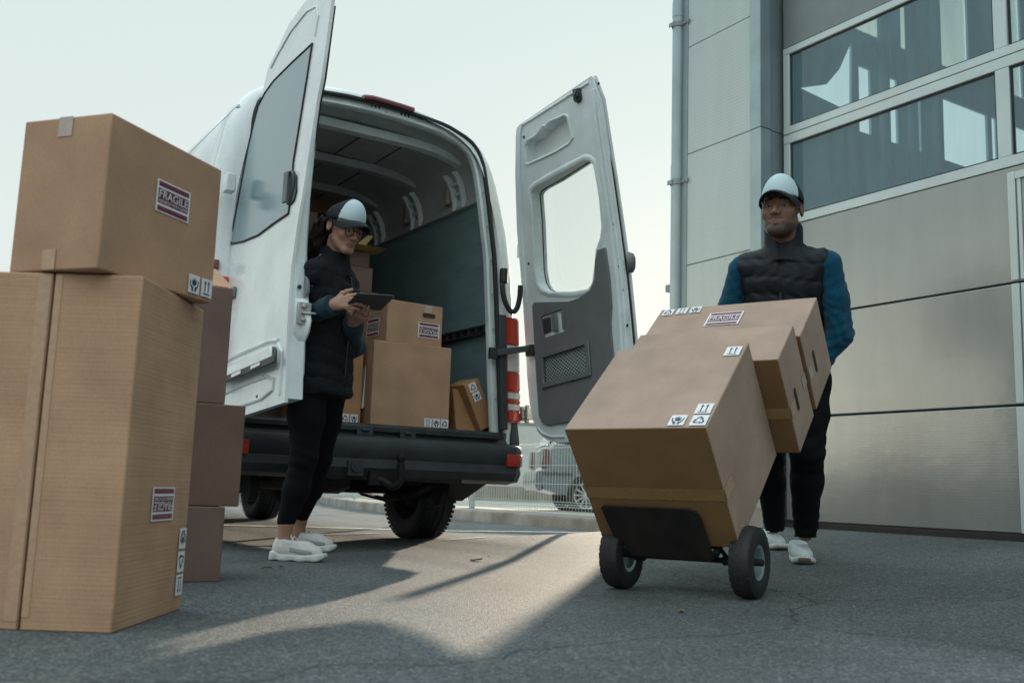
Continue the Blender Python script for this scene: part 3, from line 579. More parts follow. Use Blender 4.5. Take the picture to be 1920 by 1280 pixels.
# ================================================================== CARDBOARD BOXES
def frame_up(o, yaw):
    return Vector(o), Vector((math.cos(yaw), math.sin(yaw), 0)), Vector((-math.sin(yaw), math.cos(yaw), 0)), Vector((0, 0, 1))
def carton(o, A, B, Cc, label, m='kraft', group=None, seam=None, flapgap=None, bulge=.0016, name='cardboard_box', under=None):
    """o corner, A,B horizontal edges, Cc up edge (full vectors). Slightly bulged faces, soft crushed edges."""
    o, A, B, Cc = map(Vector, (o, A, B, Cc))
    if A.cross(B).dot(Cc) < 0: o, A = o+A, -A
    n = 12; mb = MB(); seed = (o.x*13.7+o.z*7.3) % 6.28
    def face(p, u, v):
        nrm = u.cross(v).normalized(); vs = []; fs = []
        for j in range(n+1):
            for i in range(n+1):
                a, b = i/n, j/n; bl = bulge*math.sin(math.pi*a)*math.sin(math.pi*b)*(1+.5*math.sin(7*p.x+3*a+5*b)+.45*math.sin(11*a+seed+4*b)*math.sin(9*b+seed*2))
                vs.append(p+u*a+v*b+nrm*bl)
        fs = [(j*(n+1)+i, j*(n+1)+i+1, (j+1)*(n+1)+i+1, (j+1)*(n+1)+i) for j in range(n) for i in range(n)]
        mb.add(vs, fs)
    face(o, B, A); face(o+Cc, A, B); face(o, A, Cc); face(o+A, B, Cc); face(o+A+B, -A, Cc); face(o+B, -B, Cc)
    me = bpy.data.meshes.new(name); me.from_pydata(mb.v, [], mb.f); bm = bmesh.new(); bm.from_mesh(me); bmesh.ops.remove_doubles(bm, verts=bm.verts, dist=1e-5)
    c = o+A/2+B/2
    bm.transform(Matrix.Translation(-c)); bmesh.ops.recalc_face_normals(bm, faces=bm.faces); bm.to_mesh(me); bm.free()
    me.materials.append(M_[m])
    if under:                                        # bottom faces tinted darker and warmer for sunlight bounced off the ground
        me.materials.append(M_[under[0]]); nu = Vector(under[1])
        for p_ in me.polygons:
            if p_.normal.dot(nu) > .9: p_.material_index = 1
    ob = link(me, name, None, True, 35, .004, 2); ob.location = c; WM[ob.name] = Matrix.Translation(c)
    return tag(ob, label, 'box', group)
def sheet(parent, name, o, u, v, w, h, m, lift=.0014, th=.0006, lab=None):
    """a sticker or tape on a face: o + u*[0,w] + v*[0,h]"""
    o, u, v = Vector(o), Vector(u).normalized(), Vector(v).normalized(); n = u.cross(v).normalized()
    mb = MB(); mb.obox(o+n*lift, u*w, v*h, n*th); x = mb.build(name, m, parent, smooth=False)
    if lab: x['label'] = lab
    return x
def fragile(parent, o, u, v, w=.115, h=.088, lift=.004):
    o, u, v = Vector(o), Vector(u).normalized(), Vector(v).normalized(); n = u.cross(v).normalized(); mb = MB()
    def r(x0, y0, x1, y1, mi, l): mb.obox(o+u*x0*w+v*y0*h+n*(lift+l), u*(x1-x0)*w, v*(y1-y0)*h, n*.0003, mi)
    r(0, 0, 1, 1, 0, 0)
    for y in (.04, .80):
        r(.05, y, .95, y+.15, 1, .0006); r(.05, y+.065, .95, y+.085, 3, .0012)
    r(.05, .27, .95, .73, 1, .0006)
    put_text(mb, 'FRAGILE', o, u, v, .075*w, .435*h, .85*w, .255*h, lift+.0016, 0)
    put_text(mb, 'HANDLE WITH CARE', o, u, v, .075*w, .30*h, .85*w, .095*h, lift+.0016, 0)
    x = mb.build('fragile_label', ['paper', 'maroon', 'ink', 'red_ink'], parent, smooth=False, fixn=False); return x
def symbol(parent, kind, o, u, v, s=.048, lift=.004):
    o, u, v = Vector(o), Vector(u).normalized(), Vector(v).normalized(); n = u.cross(v).normalized(); mb = MB()
    mb.obox(o+n*lift, u*s*.95, v*s, n*.0003)
    def P(poly): mb.plate([[o+u*(x*s*.95)+v*(y*s)+n*(lift+.0008) for x, y in poly]], n*.0003, 1)
    def arc(cx, cy, r0, r1, a0, a1, k=8):
        aa = [R_(a0+(a1-a0)*i/k) for i in range(k+1)]
        P([(cx+r1*math.cos(a), cy+r1*math.sin(a)) for a in aa]+[(cx+r0*math.cos(a), cy+r0*math.sin(a)) for a in aa[::-1]])
    if kind == 'up':
        P([(.2, .12), (.8, .12), (.8, .19), (.2, .19)])
        for x in (.34, .66): P([(x-.035, .25), (x+.035, .25), (x+.035, .72), (x+.11, .72), (x, .90), (x-.11, .72), (x-.035, .72)])
    elif kind == 'recycle':
        for k in range(3):
            a = 2*math.pi*k/3; c_, s_ = math.cos(a), math.sin(a)
            def T(l): return [(.5+(x*c_-y*s_), .46+(x*s_+y*c_)) for x, y in l]
            P(T([(-.05, .38), (.09, .38), (.17, .22), (.24, .26), (.19, .08), (.02, .13), (.08, .17), (.02, .28), (-.03, .28), (-.12, .12), (-.21, .17)]))
    else:
        P([(.5, .42), (.66, .50), (.66, .68), (.5, .76), (.34, .68), (.34, .50)]); arc(.5, .62, .20, .22, 0, 360, 20)
        for s_ in (1, -1):
            P([(.5+s_*x, y) for x, y in ((.05, .10), (.19, .10), (.22, .22), (.36, .42), (.40, .70), (.34, .74), (.29, .46), (.16, .34), (.08, .36), (.06, .22))][::s_])
    return mb.build('handling_symbol', ['paper', 'ink'], parent, smooth=False, fixn=False)
def slot(parent, o, u, v, w=.09, h=.028):
    o, u, v = Vector(o), Vector(u).normalized(), Vector(v).normalized(); n = u.cross(v).normalized(); mb = MB(); r = h/2
    poly = [(w-r+r*math.cos(a), r+r*math.sin(a)) for a in [R_(-90+18*i) for i in range(11)]]+[(r+r*math.cos(a), r+r*math.sin(a)) for a in [R_(90+18*i) for i in range(11)]]
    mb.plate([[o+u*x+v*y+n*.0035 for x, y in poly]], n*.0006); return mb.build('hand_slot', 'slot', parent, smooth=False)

# ---- foreground left: tall carton (lying on end, its flaps meet in an open crack) and the carton on top
o, a, b, z = frame_up((.511, 2.462, 0), 2.56); wB, dB, hB = .66, .465, .834
crackx = .430*.5+.0
big = carton(o, a*(crackx-.003), -b*dB, z*hB, 'tallest cardboard box, standing at the left, its taped flaps split by a dark crack', 'kraft_flute', bulge=.0008)
# second flap half beyond the crack and the dark slit between them are parts of the same box
p2 = carton(o+a*(crackx+.003), a*(.43*.5+.12), -b*dB, z*hB, None, 'kraft_flute', name='flap_half', bulge=.0008); del p2['category']
p2.parent = big; p2.matrix_parent_inverse = WM[big.name].inverted()
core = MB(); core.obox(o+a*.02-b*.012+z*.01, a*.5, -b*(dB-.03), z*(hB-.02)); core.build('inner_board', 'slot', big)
nB = a.cross(z)
def bigface(s, h): return o+a*s+z*h                      # front face runs along a, outward normal is -n
def tape_strip(s0, s1, h0, h1, m='tape'): return sheet(big, 'tape', bigface(s1, h0), -a, z, s1-s0, h1-h0, m, lift=.0012, th=.0003)
tape_strip(crackx-.022, crackx-.005, .03, .829); tape_strip(crackx+.005, crackx+.036, .02, .829)
rb = -b                                                 # right face: from near corner along -b, up z
fragile(big, o+rb*.332+z*.332, -rb, -z, .157, .085)
for kd, h in (('up', .098), ('recycle', .160), ('hands', .222)): symbol(big, kd, o+rb*.452+z*h, -rb, -z, .055)

o2, a2, b2, z2 = frame_up((.407, 2.469, .838), 2.247); wA, dA, hA = .264, .45, .385
top = carton(o2, a2*wA, -b2*dA, z2*hA, 'clean cardboard box on top of the tallest box at the left, with a warning sticker', 'kraft', bulge=.0015)
r2 = -b2
fragile(top, o2+r2*.179+z2*.193, r2, z2, .136, .084)
symbol(top, 'hands', o2+r2*.337+z2*.012, r2, z2, .050); symbol(top, 'up', o2+r2*.393+z2*.012, r2, z2, .050)
sheet(top, 'tape', o2+a2*(.115+.04)+z2*.335, -a2, z2, .042, .05, 'tape_pale', .0025, .0003); sheet(top, 'tape', o2+a2*(.125+.04)+z2*.002, -a2, z2, .040, .05, 'tape', .0025, .0003)

# ---- three boxes stacked behind them
o3, a3, b3, z3 = frame_up((1.086, 3.577, 0), R_(188)-math.pi)     # face along -a3
def stackbox(xr, yb, xl, yt, Y, zb, lab, depth=.4, m='kraft_grey'):
    p = ony(xr, yb, Y); q = ony(xr, yt, Y); wdt = .42
    return p, carton((p.x-wdt, Y, zb), (wdt, .0, 0), (0.03, depth, 0), (0, 0, q.z-zb), lab, m)
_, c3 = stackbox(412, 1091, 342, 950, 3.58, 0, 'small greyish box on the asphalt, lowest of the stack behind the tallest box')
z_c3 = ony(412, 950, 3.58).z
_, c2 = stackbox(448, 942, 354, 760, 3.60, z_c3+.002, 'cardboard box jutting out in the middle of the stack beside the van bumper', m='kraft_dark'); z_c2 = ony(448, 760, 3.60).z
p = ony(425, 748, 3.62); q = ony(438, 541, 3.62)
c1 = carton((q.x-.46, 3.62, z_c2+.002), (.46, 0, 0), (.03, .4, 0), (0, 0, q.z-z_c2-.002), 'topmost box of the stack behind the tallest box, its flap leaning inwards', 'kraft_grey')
f = MB(); f.plate([[(q.x-.46, 3.625, q.z+.003), (q.x, 3.625, q.z+.003), (q.x-.02, 3.80, q.z+.10), (q.x-.44, 3.80, q.z+.10)]], (0, .004, .002)); f.build('flap', 'kraft', c1)

# ---- inside the van
ZF = .70
def vanbox(p, yaw, w, d, h, lab, m='kraft', **k):
    o, a, b, z = frame_up(p, yaw); return o, a, b, z, carton(o, a*w, b*d, z*h, lab, m, **k)
ov, av, bv, zv, V1 = vanbox((2.436, 5.33, ZF), -.04, .51, .45, .502, 'large box with three symbol stickers on the van sill')
for k, kd in enumerate(('up', 'hands', 'recycle')): symbol(V1, kd, ov+av*(.345+.056*k)+zv*.012, av, zv, .052)
ow, aw, bw, zw, V2 = vanbox((2.515, 5.34, ZF+.504), .05, .385, .36, .255, 'box with hand slot and upside-down warning sticker, topmost on the van sill')
fragile(V2, ow+aw*.363+zw*.142, -aw, -zw, .15, .093); slot(V2, ow+aw*.24+zw*.176, aw, zw, .09, .026); sheet(V2, 'tape', ow+aw*.25+zw*.203, aw, zw, .055, .05, 'tape_pale', .0045)
fragile(V2, ow+bw*.25+zw*.045, -bw, zw, .16, .11)

# small box leaning on the right wall: tilted 22 degrees, standing on its lower right edge
def leaning():
    Yf = 5.345; A_ = ony(903, 809, Yf); Bp = ony(929, 794.5, Yf); T_ = ony(897, 708.5, Yf)
    up = (T_-Bp).normalized(); up.y = 0; up.normalize(); rt = Vector((up.z, 0, -up.x))
    hgt = (T_-Bp).length; wd = .115
    base = Bp-rt*wd; base.y = Yf
    back = Vector((-.28, .30, 0)).normalized()*.24
    s = carton(base, rt*wd, Vector((-.02, .20, 0)), up*hgt, 'narrow small box tipped over against the right wall of the van', 'kraft_orange', bulge=.002)
    side = MB(); n = Vector((0, -1, 0))
    symbol(s, 'recycle', base+rt*.025+up*(hgt-.065), rt, up, .056); symbol(s, 'hands', base+rt*.030+up*(hgt-.128), rt, up, .056)
    return base, rt, up, hgt, wd
base, rt, up, hgt, wd = leaning()
def leaning_side():
    A_ = ony(853, 808, 5.42); B_ = ony(902, 809, 5.42); T2 = ony(873, 718, 5.42); T1 = ony(856, 724, 5.42)
    q = carton((A_.x, 5.40, ZF+.002), (B_.x-A_.x-.01, 0, 0), (.0, .25, 0), (-.03, .02, T1.z-ZF-.02), 'plain small box wedged behind the tipped narrow box in the van', 'kraft_orange', bulge=.002)
leaning_side()
w_ = MB(); c = ony(913, 735, 5.6); w_.rings([[(c.x+dx*(1-.2*i), 5.50+.06*i, ZF+z_*(1-.06*i)+.02*math.sin(i*2+dx*30)) for dx, z_ in ((-.05, .0), (-.08, .2), (-.03, .33), (.03, .30), (.08, .22), (.07, .0))] for i in range(5)], True, True); tag(w_.build('plastic_parcel', 'plastic_bag'), 'crumpled pale plastic parcel behind the tipped box', 'parcel')
# stack behind the woman
def pxbox(x0, y0, x1, y1, Y, d, lab, m='kraft', zb=None):
    bl, tr = ony(x0, y1, Y), ony(x1, y0, Y); br = ony(x1, y1, Y); zb = br.z if zb is None else zb
    return carton((bl.x, Y, zb), (br.x-bl.x, 0, 0), (0, d, 0), (0, 0, ony(x1, y0, Y).z-zb), lab, m), Vector((br.x, Y, zb)), ony(x1, y0, Y).z
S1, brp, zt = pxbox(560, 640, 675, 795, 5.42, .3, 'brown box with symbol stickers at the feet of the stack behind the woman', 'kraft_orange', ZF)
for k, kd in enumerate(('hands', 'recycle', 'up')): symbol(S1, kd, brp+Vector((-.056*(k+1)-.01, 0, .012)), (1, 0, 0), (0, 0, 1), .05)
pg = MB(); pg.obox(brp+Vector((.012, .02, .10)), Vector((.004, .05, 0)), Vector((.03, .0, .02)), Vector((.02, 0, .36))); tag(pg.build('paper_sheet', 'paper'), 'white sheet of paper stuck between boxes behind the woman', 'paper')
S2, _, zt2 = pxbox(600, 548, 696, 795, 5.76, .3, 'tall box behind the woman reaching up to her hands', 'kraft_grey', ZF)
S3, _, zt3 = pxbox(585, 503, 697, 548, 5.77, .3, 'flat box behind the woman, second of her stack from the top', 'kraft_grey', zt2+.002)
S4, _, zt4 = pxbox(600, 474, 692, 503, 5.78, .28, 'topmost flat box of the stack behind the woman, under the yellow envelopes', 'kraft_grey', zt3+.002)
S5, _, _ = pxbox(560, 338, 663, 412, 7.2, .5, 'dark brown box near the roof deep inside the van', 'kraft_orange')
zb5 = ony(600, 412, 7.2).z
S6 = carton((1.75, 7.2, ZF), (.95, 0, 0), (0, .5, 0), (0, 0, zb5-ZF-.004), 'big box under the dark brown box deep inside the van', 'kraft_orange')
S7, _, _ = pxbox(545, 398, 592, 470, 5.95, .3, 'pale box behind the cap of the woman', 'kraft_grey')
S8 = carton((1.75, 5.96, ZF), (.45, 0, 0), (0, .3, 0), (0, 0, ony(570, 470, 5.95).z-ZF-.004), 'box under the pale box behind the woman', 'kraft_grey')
for nm, P, lab in (('a', [(655, 466), (708, 474), (704, 477), (660, 477), (640, 472)], 'brown padded envelope lying flat on the stack behind the woman'), ('b', [(664, 462), (683, 465), (701, 442), (690, 441.5)], 'yellowish padded envelope standing up on the stack behind the woman')):
    mb = MB()
    if nm == 'a':
        pts = [ony(x, y, 5.80) for x, y in P]; zc = zt4
        mb.rings([[(x, y_, zc+.004+h) for y_, h in ((5.66, .012), (5.80, .035), (6.0, .014), (5.8, .0))] for x in [pts[4].x, pts[0].x, pts[0].x+.1, pts[1].x]], True, True)
    else: mb.plate([[ony(x, y, 5.84) for x, y in P]], (0, .02, 0))
    tag(mb.build('padded_envelope', 'envelope', bevel=.004), lab, 'envelope', 'padded envelopes on the stack')
# ================================================================== THE VAN (long axis +Y, rear doors at Y = 5.2)
VC, VY, VL = 2.43, 5.2, 5.95
def SX(z): return -.060*(z-.7)
def lean(z): return .015*max(0, (z-1.2)/1.4)**1.5
VAN = thing('delivery_van', 'white high roof delivery van parked with both rear doors wide open and loaded with boxes', 'van', (VC, VY, 0))
OUT = [(.93, .42), (.965, .56), (.98, .75), (.98, 1.1), (.977, 1.42), (.958, 1.75), (.934, 1.96), (.892, 2.16), (.853, 2.32), (.797, 2.45), (.72, 2.536), (.585, 2.60), (.45, 2.628), (.25, 2.655), (0, 2.662)]
INN = [(.785, .70), (.783, .766), (.774, 1.06), (.77, 1.39), (.763, 1.79), (.722, 2.157), (.692, 2.356), (.66, 2.43), (.60, 2.475), (.45, 2.52), (.2, 2.54), (0, 2.545)]
SEAL = [(.838, .66), (.834, .766), (.828, 1.06), (.822, 1.39), (.812, 1.79), (.775, 2.157), (.748, 2.36), (.712, 2.455), (.645, 2.52), (.48, 2.575), (.2, 2.60), (0, 2.605)]
SHELL = [(.90, .70), (.90, 1.4), (.885, 1.9), (.862, 2.2), (.822, 2.36), (.755, 2.455), (.62, 2.525), (.30, 2.56), (0, 2.57)]
def both(h): return [(d, z) for d, z in h]+[(-d, z) for d, z in h[-2::-1]]
def sect(h, y, n=64, dx=0., dz=0., ln=True):
    pts = []
    for d, z in both(h):
        s = 1 if d > 0 else -1 if d < 0 else 0
        zz = z+(dz if z > 1.2 else 0); pts.append((VC+d+s*dx+SX(z), y+(lean(z) if ln else 0), zz))
    return resample(pts, n)
# outer skin with rounded rear edge, then forward to the cab; panel seams are sunk into the rings
def skin():
    mb = MB(); rs = []
    for y, dx in ((.0, -.085), (.006, -.060), (.022, -.032), (.05, -.012), (.09, 0), (.30, 0), (.306, -.006), (.312, 0), (1.15, .0), (1.156, -.005), (1.162, 0), (2.6, 0), (2.606, -.005), (2.612, 0), (4.0, 0), (4.4, -.01)):
        rs.append(sect(OUT, VY+y, 72, dx, dx*.6))
    for y, k, dx in ((4.7, .93, -.03), (5.0, .75, -.06), (5.25, .52, -.08), (5.7, .42, -.12), (5.95, .34, -.22)):
        rs.append([Vector((p.x+(dx if p.x > VC else -dx), VY+y, .42+(p.z-.42)*k)) for p in sect(OUT, 0, 72, 0, 0, False)])
    mb.rings(rs, False, False)
    n = 72; mb.f.append(tuple(range(len(mb.v)-n, len(mb.v)))); mb.m.append(0)
    return mb.build('body', 'white_paint', VAN, angle=50)
BODY = skin()
# rear frame: painted corner, rubber seal, white flange and the return into the load space
mb = MB(); mb.rings([sect(OUT, VY, 72, -.085, -.051), sect(OUT, VY-.004, 72, -.10, -.058), sect(SEAL, VY+.012, 72, .012, .008), sect(SEAL, VY+.035, 72, .0, 0)], False, False); mb.build('rear_frame', 'white_paint', VAN, angle=40)
mb = MB(); mb.tube(sect(SEAL, VY+.008, 90, -.008, -.006), .015, 8); mb.build('door_seal', 'rubber', VAN)
mb = MB(); mb.rings([sect(SEAL, VY+.030, 72, 0, 0), sect(SEAL, VY+.034, 72, -.02, -.02), sect(INN, VY+.02, 72, .004, .006), sect(INN, VY+.032, 72, -.004, 0), sect(INN, VY+.075, 72, 0, .0), sect(SHELL, VY+.13, 72, -.02, 0)], False, False); mb.build('door_pillar', 'white_inner', VAN, angle=40)
# rivets on the flange
mb = MB()
for i, p in enumerate(sect(INN, VY+.020, 46)):
    if i % 2 == 0: mb.lathe([(0, -.003), (.006, -.002), (.007, .004)], p+Vector(((.025 if p.x > VC else -.025) if p.z < 2.35 else 0, 0, .025 if p.z > 2.35 else 0)), (0, 1, 0), 8)
mb.build('rivet', 'grey_metal', VAN)
# interior shell
mb = MB(); mb.rings([sect(SHELL, VY+.10, 60, ln=True), sect(SHELL, VY+4.0, 60, ln=True)], False, False); mb.build('load_lining', 'grey_metal', VAN, angle=30, fixn=False)
mb = MB(); mb.box((VC-.95, VY+3.95, .5), (VC+.95, VY+4.0, 2.6)); mb.build('bulkhead', 'grey_metal', VAN)
mb = MB(); mb.box((VC-.91, VY-.0, .62), (VC+.91, VY+4.0, .70)); mb.build('load_floor', mat('scuffed_floor_ply', (.07, .075, .075), .55, var=.3, vscale=6), VAN)
# ply panels on both walls, top rail, lashing rail
for s in (1, -1):
    mb = MB(); q = [VC+s*.872+SX(.7), VC+s*.868+SX(1.6), VC+s*.845+SX(2.22)]
    mb.rings([[(x, VY+y, z) for x, z in ((q[0], .702), (q[1], 1.5), (q[2], 2.20), (q[2]+s*.012, 2.20), (q[1]+s*.012, 1.5), (q[0]+s*.012, .702))] for y in (.17, 3.94)], True, True); mb.build('ply_panel', 'ply', VAN)
    mb = MB(); x = VC+s*.842+SX(2.22); mb.rings([[(x-s*.03, VY+y, 2.198), (x+s*.02, VY+y, 2.198), (x+s*.02, VY+y, 2.245), (x-s*.012, VY+y, 2.245)] for y in (.15, 3.94)], True, True); mb.build('top_rail', 'grey_metal', VAN)
    mb = MB(); x = VC+s*.86+SX(1.36)
    mb.box((min(x, x-s*.028), VY+.17, 1.335), (max(x, x-s*.028), VY+2.4, 1.345)); mb.box((min(x, x-s*.028), VY+.17, 1.385), (max(x, x-s*.028), VY+2.4, 1.395)); mb.box((min(x, x-s*.006), VY+.17, 1.344), (max(x, x-s*.006), VY+2.4, 1.386))
    for k in range(22): mb.box((min(x, x-s*.026), VY+.19+.1*k, 1.344), (max(x, x-s*.026), VY+.215+.1*k, 1.386))
    mb.build('lashing_rail', 'black_plastic', VAN)
    # upper side: board infill, posts with slots, stamped brackets
    mb = MB(); mb.rings([[(VC+s*d+SX(z), VY+y, z) for d, z in ((.866, 2.24), (.845, 2.33), (.81, 2.40))] for y in (.14, 3.9)], False, False); mb.build('infill_board', 'grey_board', VAN)
    for k in range(6):
        y = VY+.40+.62*k
        for dy in (0, .12):
            mb = MB(); pth = [(VC+s*d+SX(z), y+dy, z) for d, z in ((.835, 2.21), (.838, 2.27), (.824, 2.34), (.796, 2.405), (.765, 2.44))]
            rs = [[Vector((x-s*.0, yy, z)) for yy in (b-.0, b+.032)]+[Vector((x-s*.035, yy, z-.012)) for yy in (b+.026, b+.006)] for (x, b, z) in pth]
            mb.rings(rs, True, True); mb.build('post', 'white_inner', VAN, bevel=.003)
        mb = MB()
        for z0, z1 in ((2.225, 2.262), (2.30, 2.315), (2.36, 2.375)):
            mb.rings([[(VC+s*(.842-(max(0, z-2.28))*.5)+SX(z)-s*dd, yy, z) for yy, dd in ((y+.03, 0), (y+.122, 0), (y+.122, .02), (y+.03, .02))] for z in (z0, z1)], True, True)
        mb.build('post_web', 'white_inner', VAN)
        mb = MB(); xb = VC+s*.825+SX(2.33); mb.rings([[(xb-s*a, y+.19+b, z) for a, b in ((0, 0), (.03, .0), (.03, .05), (.015, .075), (0, .075))] for z in (2.265, 2.275, 2.33, 2.345, 2.39)], True, True); mb.build('bracket', 'grey_board', VAN, bevel=.004)
# roof bows
for k in range(6):
    y = VY+.28+.64*k; mb = MB(); rs = []
    for i in range(25):
        f = -1+i/12; d = .74*f; z = 2.535-.06*abs(f)**5
        rs.append([(VC+d+SX(z), y+a+lean(z), z+h) for a, h in ((0, .015), (.012, -.032), (.05, -.036), (.085, -.032), (.10, .015))])
    mb.rings(rs, True, True); mb.build('roof_bow', 'white_inner' if k == 0 else 'grey_metal', VAN)
mb = MB()
for k in range(5):
    for f in (-.5, -.2, .1, .4): 
        z = 2.548; mb.box((VC+f+SX(z), VY+.36+lean(z)+.64*k, z-.004), (VC+f+.006+SX(z), VY+.92+.64*k, z+.001))
mb.build('roof_crease', 'dark', VAN)
# strikers under the header
for x in (697, 752):
    p = ony(x, 206 if x < 720 else 222, VY+.10); b = MB(); b.box((p.x-.05, p.y-.03, p.z-.012), (p.x+.05, p.y+.05, p.z+.006)); b.box((p.x-.02, p.y-.045, p.z-.02), (p.x+.035, p.y-.02, p.z+.03))
    for dx in (-.025, 0, .025): b.tube([(p.x+dx, p.y-.05, p.z+.02), (p.x+dx, p.y-.05, p.z-.015)], .006, 8)
    b.build('striker', 'black_plastic', VAN, bevel=.002)
# high stop lamp
mb = MB(); rs = []
for x, y in ((682, 174), (700, 176), (725, 183), (750, 190.5), (776, 199)):
    p = ony(x, y, VY+lean(2.63)-.02); rs.append([p+Vector((0, a, h-.026)) for a, h in ((.03, -.012), (-.012, -.012), (-.016, .0), (-.01, .012), (.06, .018))])
mb.rings(rs, True, True); mb.build('stop_lamp', 'lamp_pink', VAN)

# sill, latch plates and bumper
mb = MB(); mb.rings([[(x, VY+y, z) for y, z in ((.05, .702), (-.015, .700), (-.035, .685), (-.035, .655), (.05, .65))] for x in (VC-.80, VC+.80)], True, True); mb.build('sill_plate', mat('scuffed_sill', (.03, .036, .04), .4, var=.5, vscale=9), VAN, bevel=.004)
for px in (683, 763):
    p = ony(px, 806 if px < 700 else 813, VY-.03); b = MB(); b.box((p.x-.05, VY-.045, p.z-.03), (p.x+.05, VY-.03, p.z+.018)); b.tube([(p.x-.02, VY-.05, p.z), (p.x+.02, VY-.05, p.z)], .009, 8); b.build('latch_plate', 'steel' if px > 900 else 'black_plastic', VAN, bevel=.002)
def bumper():
    prof = [(.10, .655), (-.005, .650), (-.012, .632), (-.10, .622), (-.125, .612), (-.135, .59), (-.135, .535), (-.115, .50), (-.125, .49), (-.13, .45), (-.10, .405), (.02, .385), (.10, .39)]
    rs = []
    for i in range(33):
        f = -1+i/16; a = abs(f); x = VC+.985*math.copysign(1-(1-a)**1, f) if a < 1 else VC+.985*f
        round_ = .17*max(0, (a-.86)/.14)**2.2; rs.append([(x+.0, VY+y+round_*(1 if y < .05 else .4), z) for y, z in prof])
    for s in (1, -1):
        pass
    mb = MB(); mb.rings(rs, True, True); mb.build('bumper', 'black_plastic', VAN, angle=30, bevel=.003)
    for s in (1, -1):      # corner pieces rising to the tail lamps
        mb = MB(); rs = []
        for z, w_, dy in ((.40, .10, .02), (.5, .10, -.01), (.60, .10, -.02), (.66, .105, -.012), (.74, .09, .0), (.765, .085, .004)):
            x1 = VC+s*.992+SX(z); rs.append([(x1-s*w_, VY+dy-.010, z), (x1-s*.07, VY+dy-.012, z), (x1-s*.034, VY+dy+.012, z), (x1-s*.004, VY+dy+.06, z), (x1+s*.004, VY+.42, z), (x1-s*w_, VY+.42, z)])
        mb.rings(rs, True, True); mb.build('bumper_corner', 'black_plastic', VAN, angle=35)
    # reflectors
    for s, (a, b, c, d) in ((1, ((936, 850), (971, 847), (968, 869), (934, 871))), (-1, ((440, 825), (477, 825), (476, 850), (438, 851)))):
        rr = []
        for i in range(9):
            f = .80+.175*i/8; yy = VY-.131+.17*max(0, (f-.86)/.14)**2.2; x = VC+s*.985*f; rr.append([(x, yy-.010, .492+.004*i/8), (x, yy-.016, .53), (x, yy-.010, .566), (x, yy+.012, .566), (x, yy+.012, .492)])
        mb = MB(); mb.rings(rr, True, True); mb.build('reflector', 'reflector', VAN, bevel=.002)
bumper()
# tail lamps with their black backing
def lamp(s):
    segs = [('lamp_red', 1.41, 1.25), ('lamp_white', 1.245, 1.08), ('lamp_red', 1.075, .965), ('lamp_white', .95, .91), ('lamp_red', .905, .885), ('lamp_white', .88, .84), ('lamp_red', .83, .775)]
    def ring(z, k, out_):
        x1 = VC+s*.985+SX(z)
        return [(x1-s*.130*k, VY-.020-out_, z), (x1-s*.06, VY-.020-out_, z), (x1-s*.022, VY-.004-out_, z), (x1-s*(.004-out_), VY+.045, z), (x1+s*(.002+out_), VY+.12, z), (x1-s*.130*k, VY+.05, z)]
    hs = MB(); hs.rings([ring(1.42, .98, -.004), ring(1.1, .98, -.004), ring(.765, .98, -.004)], True, True); h = hs.build('tail_lamp', 'lamp_red', VAN)
    for m, z1, z0 in segs:
        mb = MB(); mb.rings([ring(z0, .9, .001), ring(z0+.003, .9, .006), ring(z1-.003, .9, .006), ring(z1, .9, .001)], True, True); mb.build('lens', m, h)
    bk = MB(); bk.rings([[(VC+s*a+SX(z), VY+b, z) for a, b in ((.815, .02), (.815, -.018), (.862, -.024), (.862, .02))] for z in (.72, 1.0, 1.43)], True, True); bk.build('lamp_backing', 'black_plastic', VAN, bevel=.004)
lamp(1); lamp(-1)
# hinges, check strap, cable loop
def hinge(s, z):
    x = VC+s*.965+SX(z); b = MB(); b.box((min(x, x+s*.045), VY-.028, z-.045), (max(x, x+s*.045), VY+.0, z+.045)); b.tube([(x+s*.035, VY-.03, z-.055), (x+s*.035, VY-.03, z+.055)], .014, 10); b.box((min(x+s*.02, x+s*.07), VY-.055, z-.035), (max(x+s*.02, x+s*.07), VY-.025, z+.035))
    for dz in (-.025, .025): b.lathe([(0, -.006), (.008, -.005), (.009, .004)], (x+s*.012, VY-.03, z+dz), (0, 1, 0), 8)
    b.build('door_hinge', 'white_inner' if z > 1.2 else 'steel', VAN, bevel=.003)
hinge(1, ony(962, 469, VY).z); hinge(1, ony(968, 775, VY).z); hinge(-1, 1.88); hinge(-1, .86)
mb = MB(); a, b = ony(922, 662, VY-.01), ony(992, 653, VY-.12)
mb.obox(a+Vector((0, 0, -.02)), b-a, (0, .012, 0), (0, 0, .04)); mb.obox(a+Vector((-.02, -.02, -.035)), (.05, 0, 0), (0, .03, 0), (0, 0, .07)); mb.build('check_strap', 'black_plastic', VAN, bevel=.003)
mb = MB(); mb.tube(smooth_path([ony(944, 508, VY-.0), ony(942, 535, VY-.035), ony(946, 562, VY-.05), ony(957, 583, VY-.06), ony(968, 580, VY-.07), ony(974, 560, VY-.08), ony(976, 535, VY-.09)], 6), .017, 10); mb.tube([ony(945, 505, VY-.02), ony(944, 530, VY-.03)], .026, 12); mb.build('cable_sleeve', 'rubber', VAN)

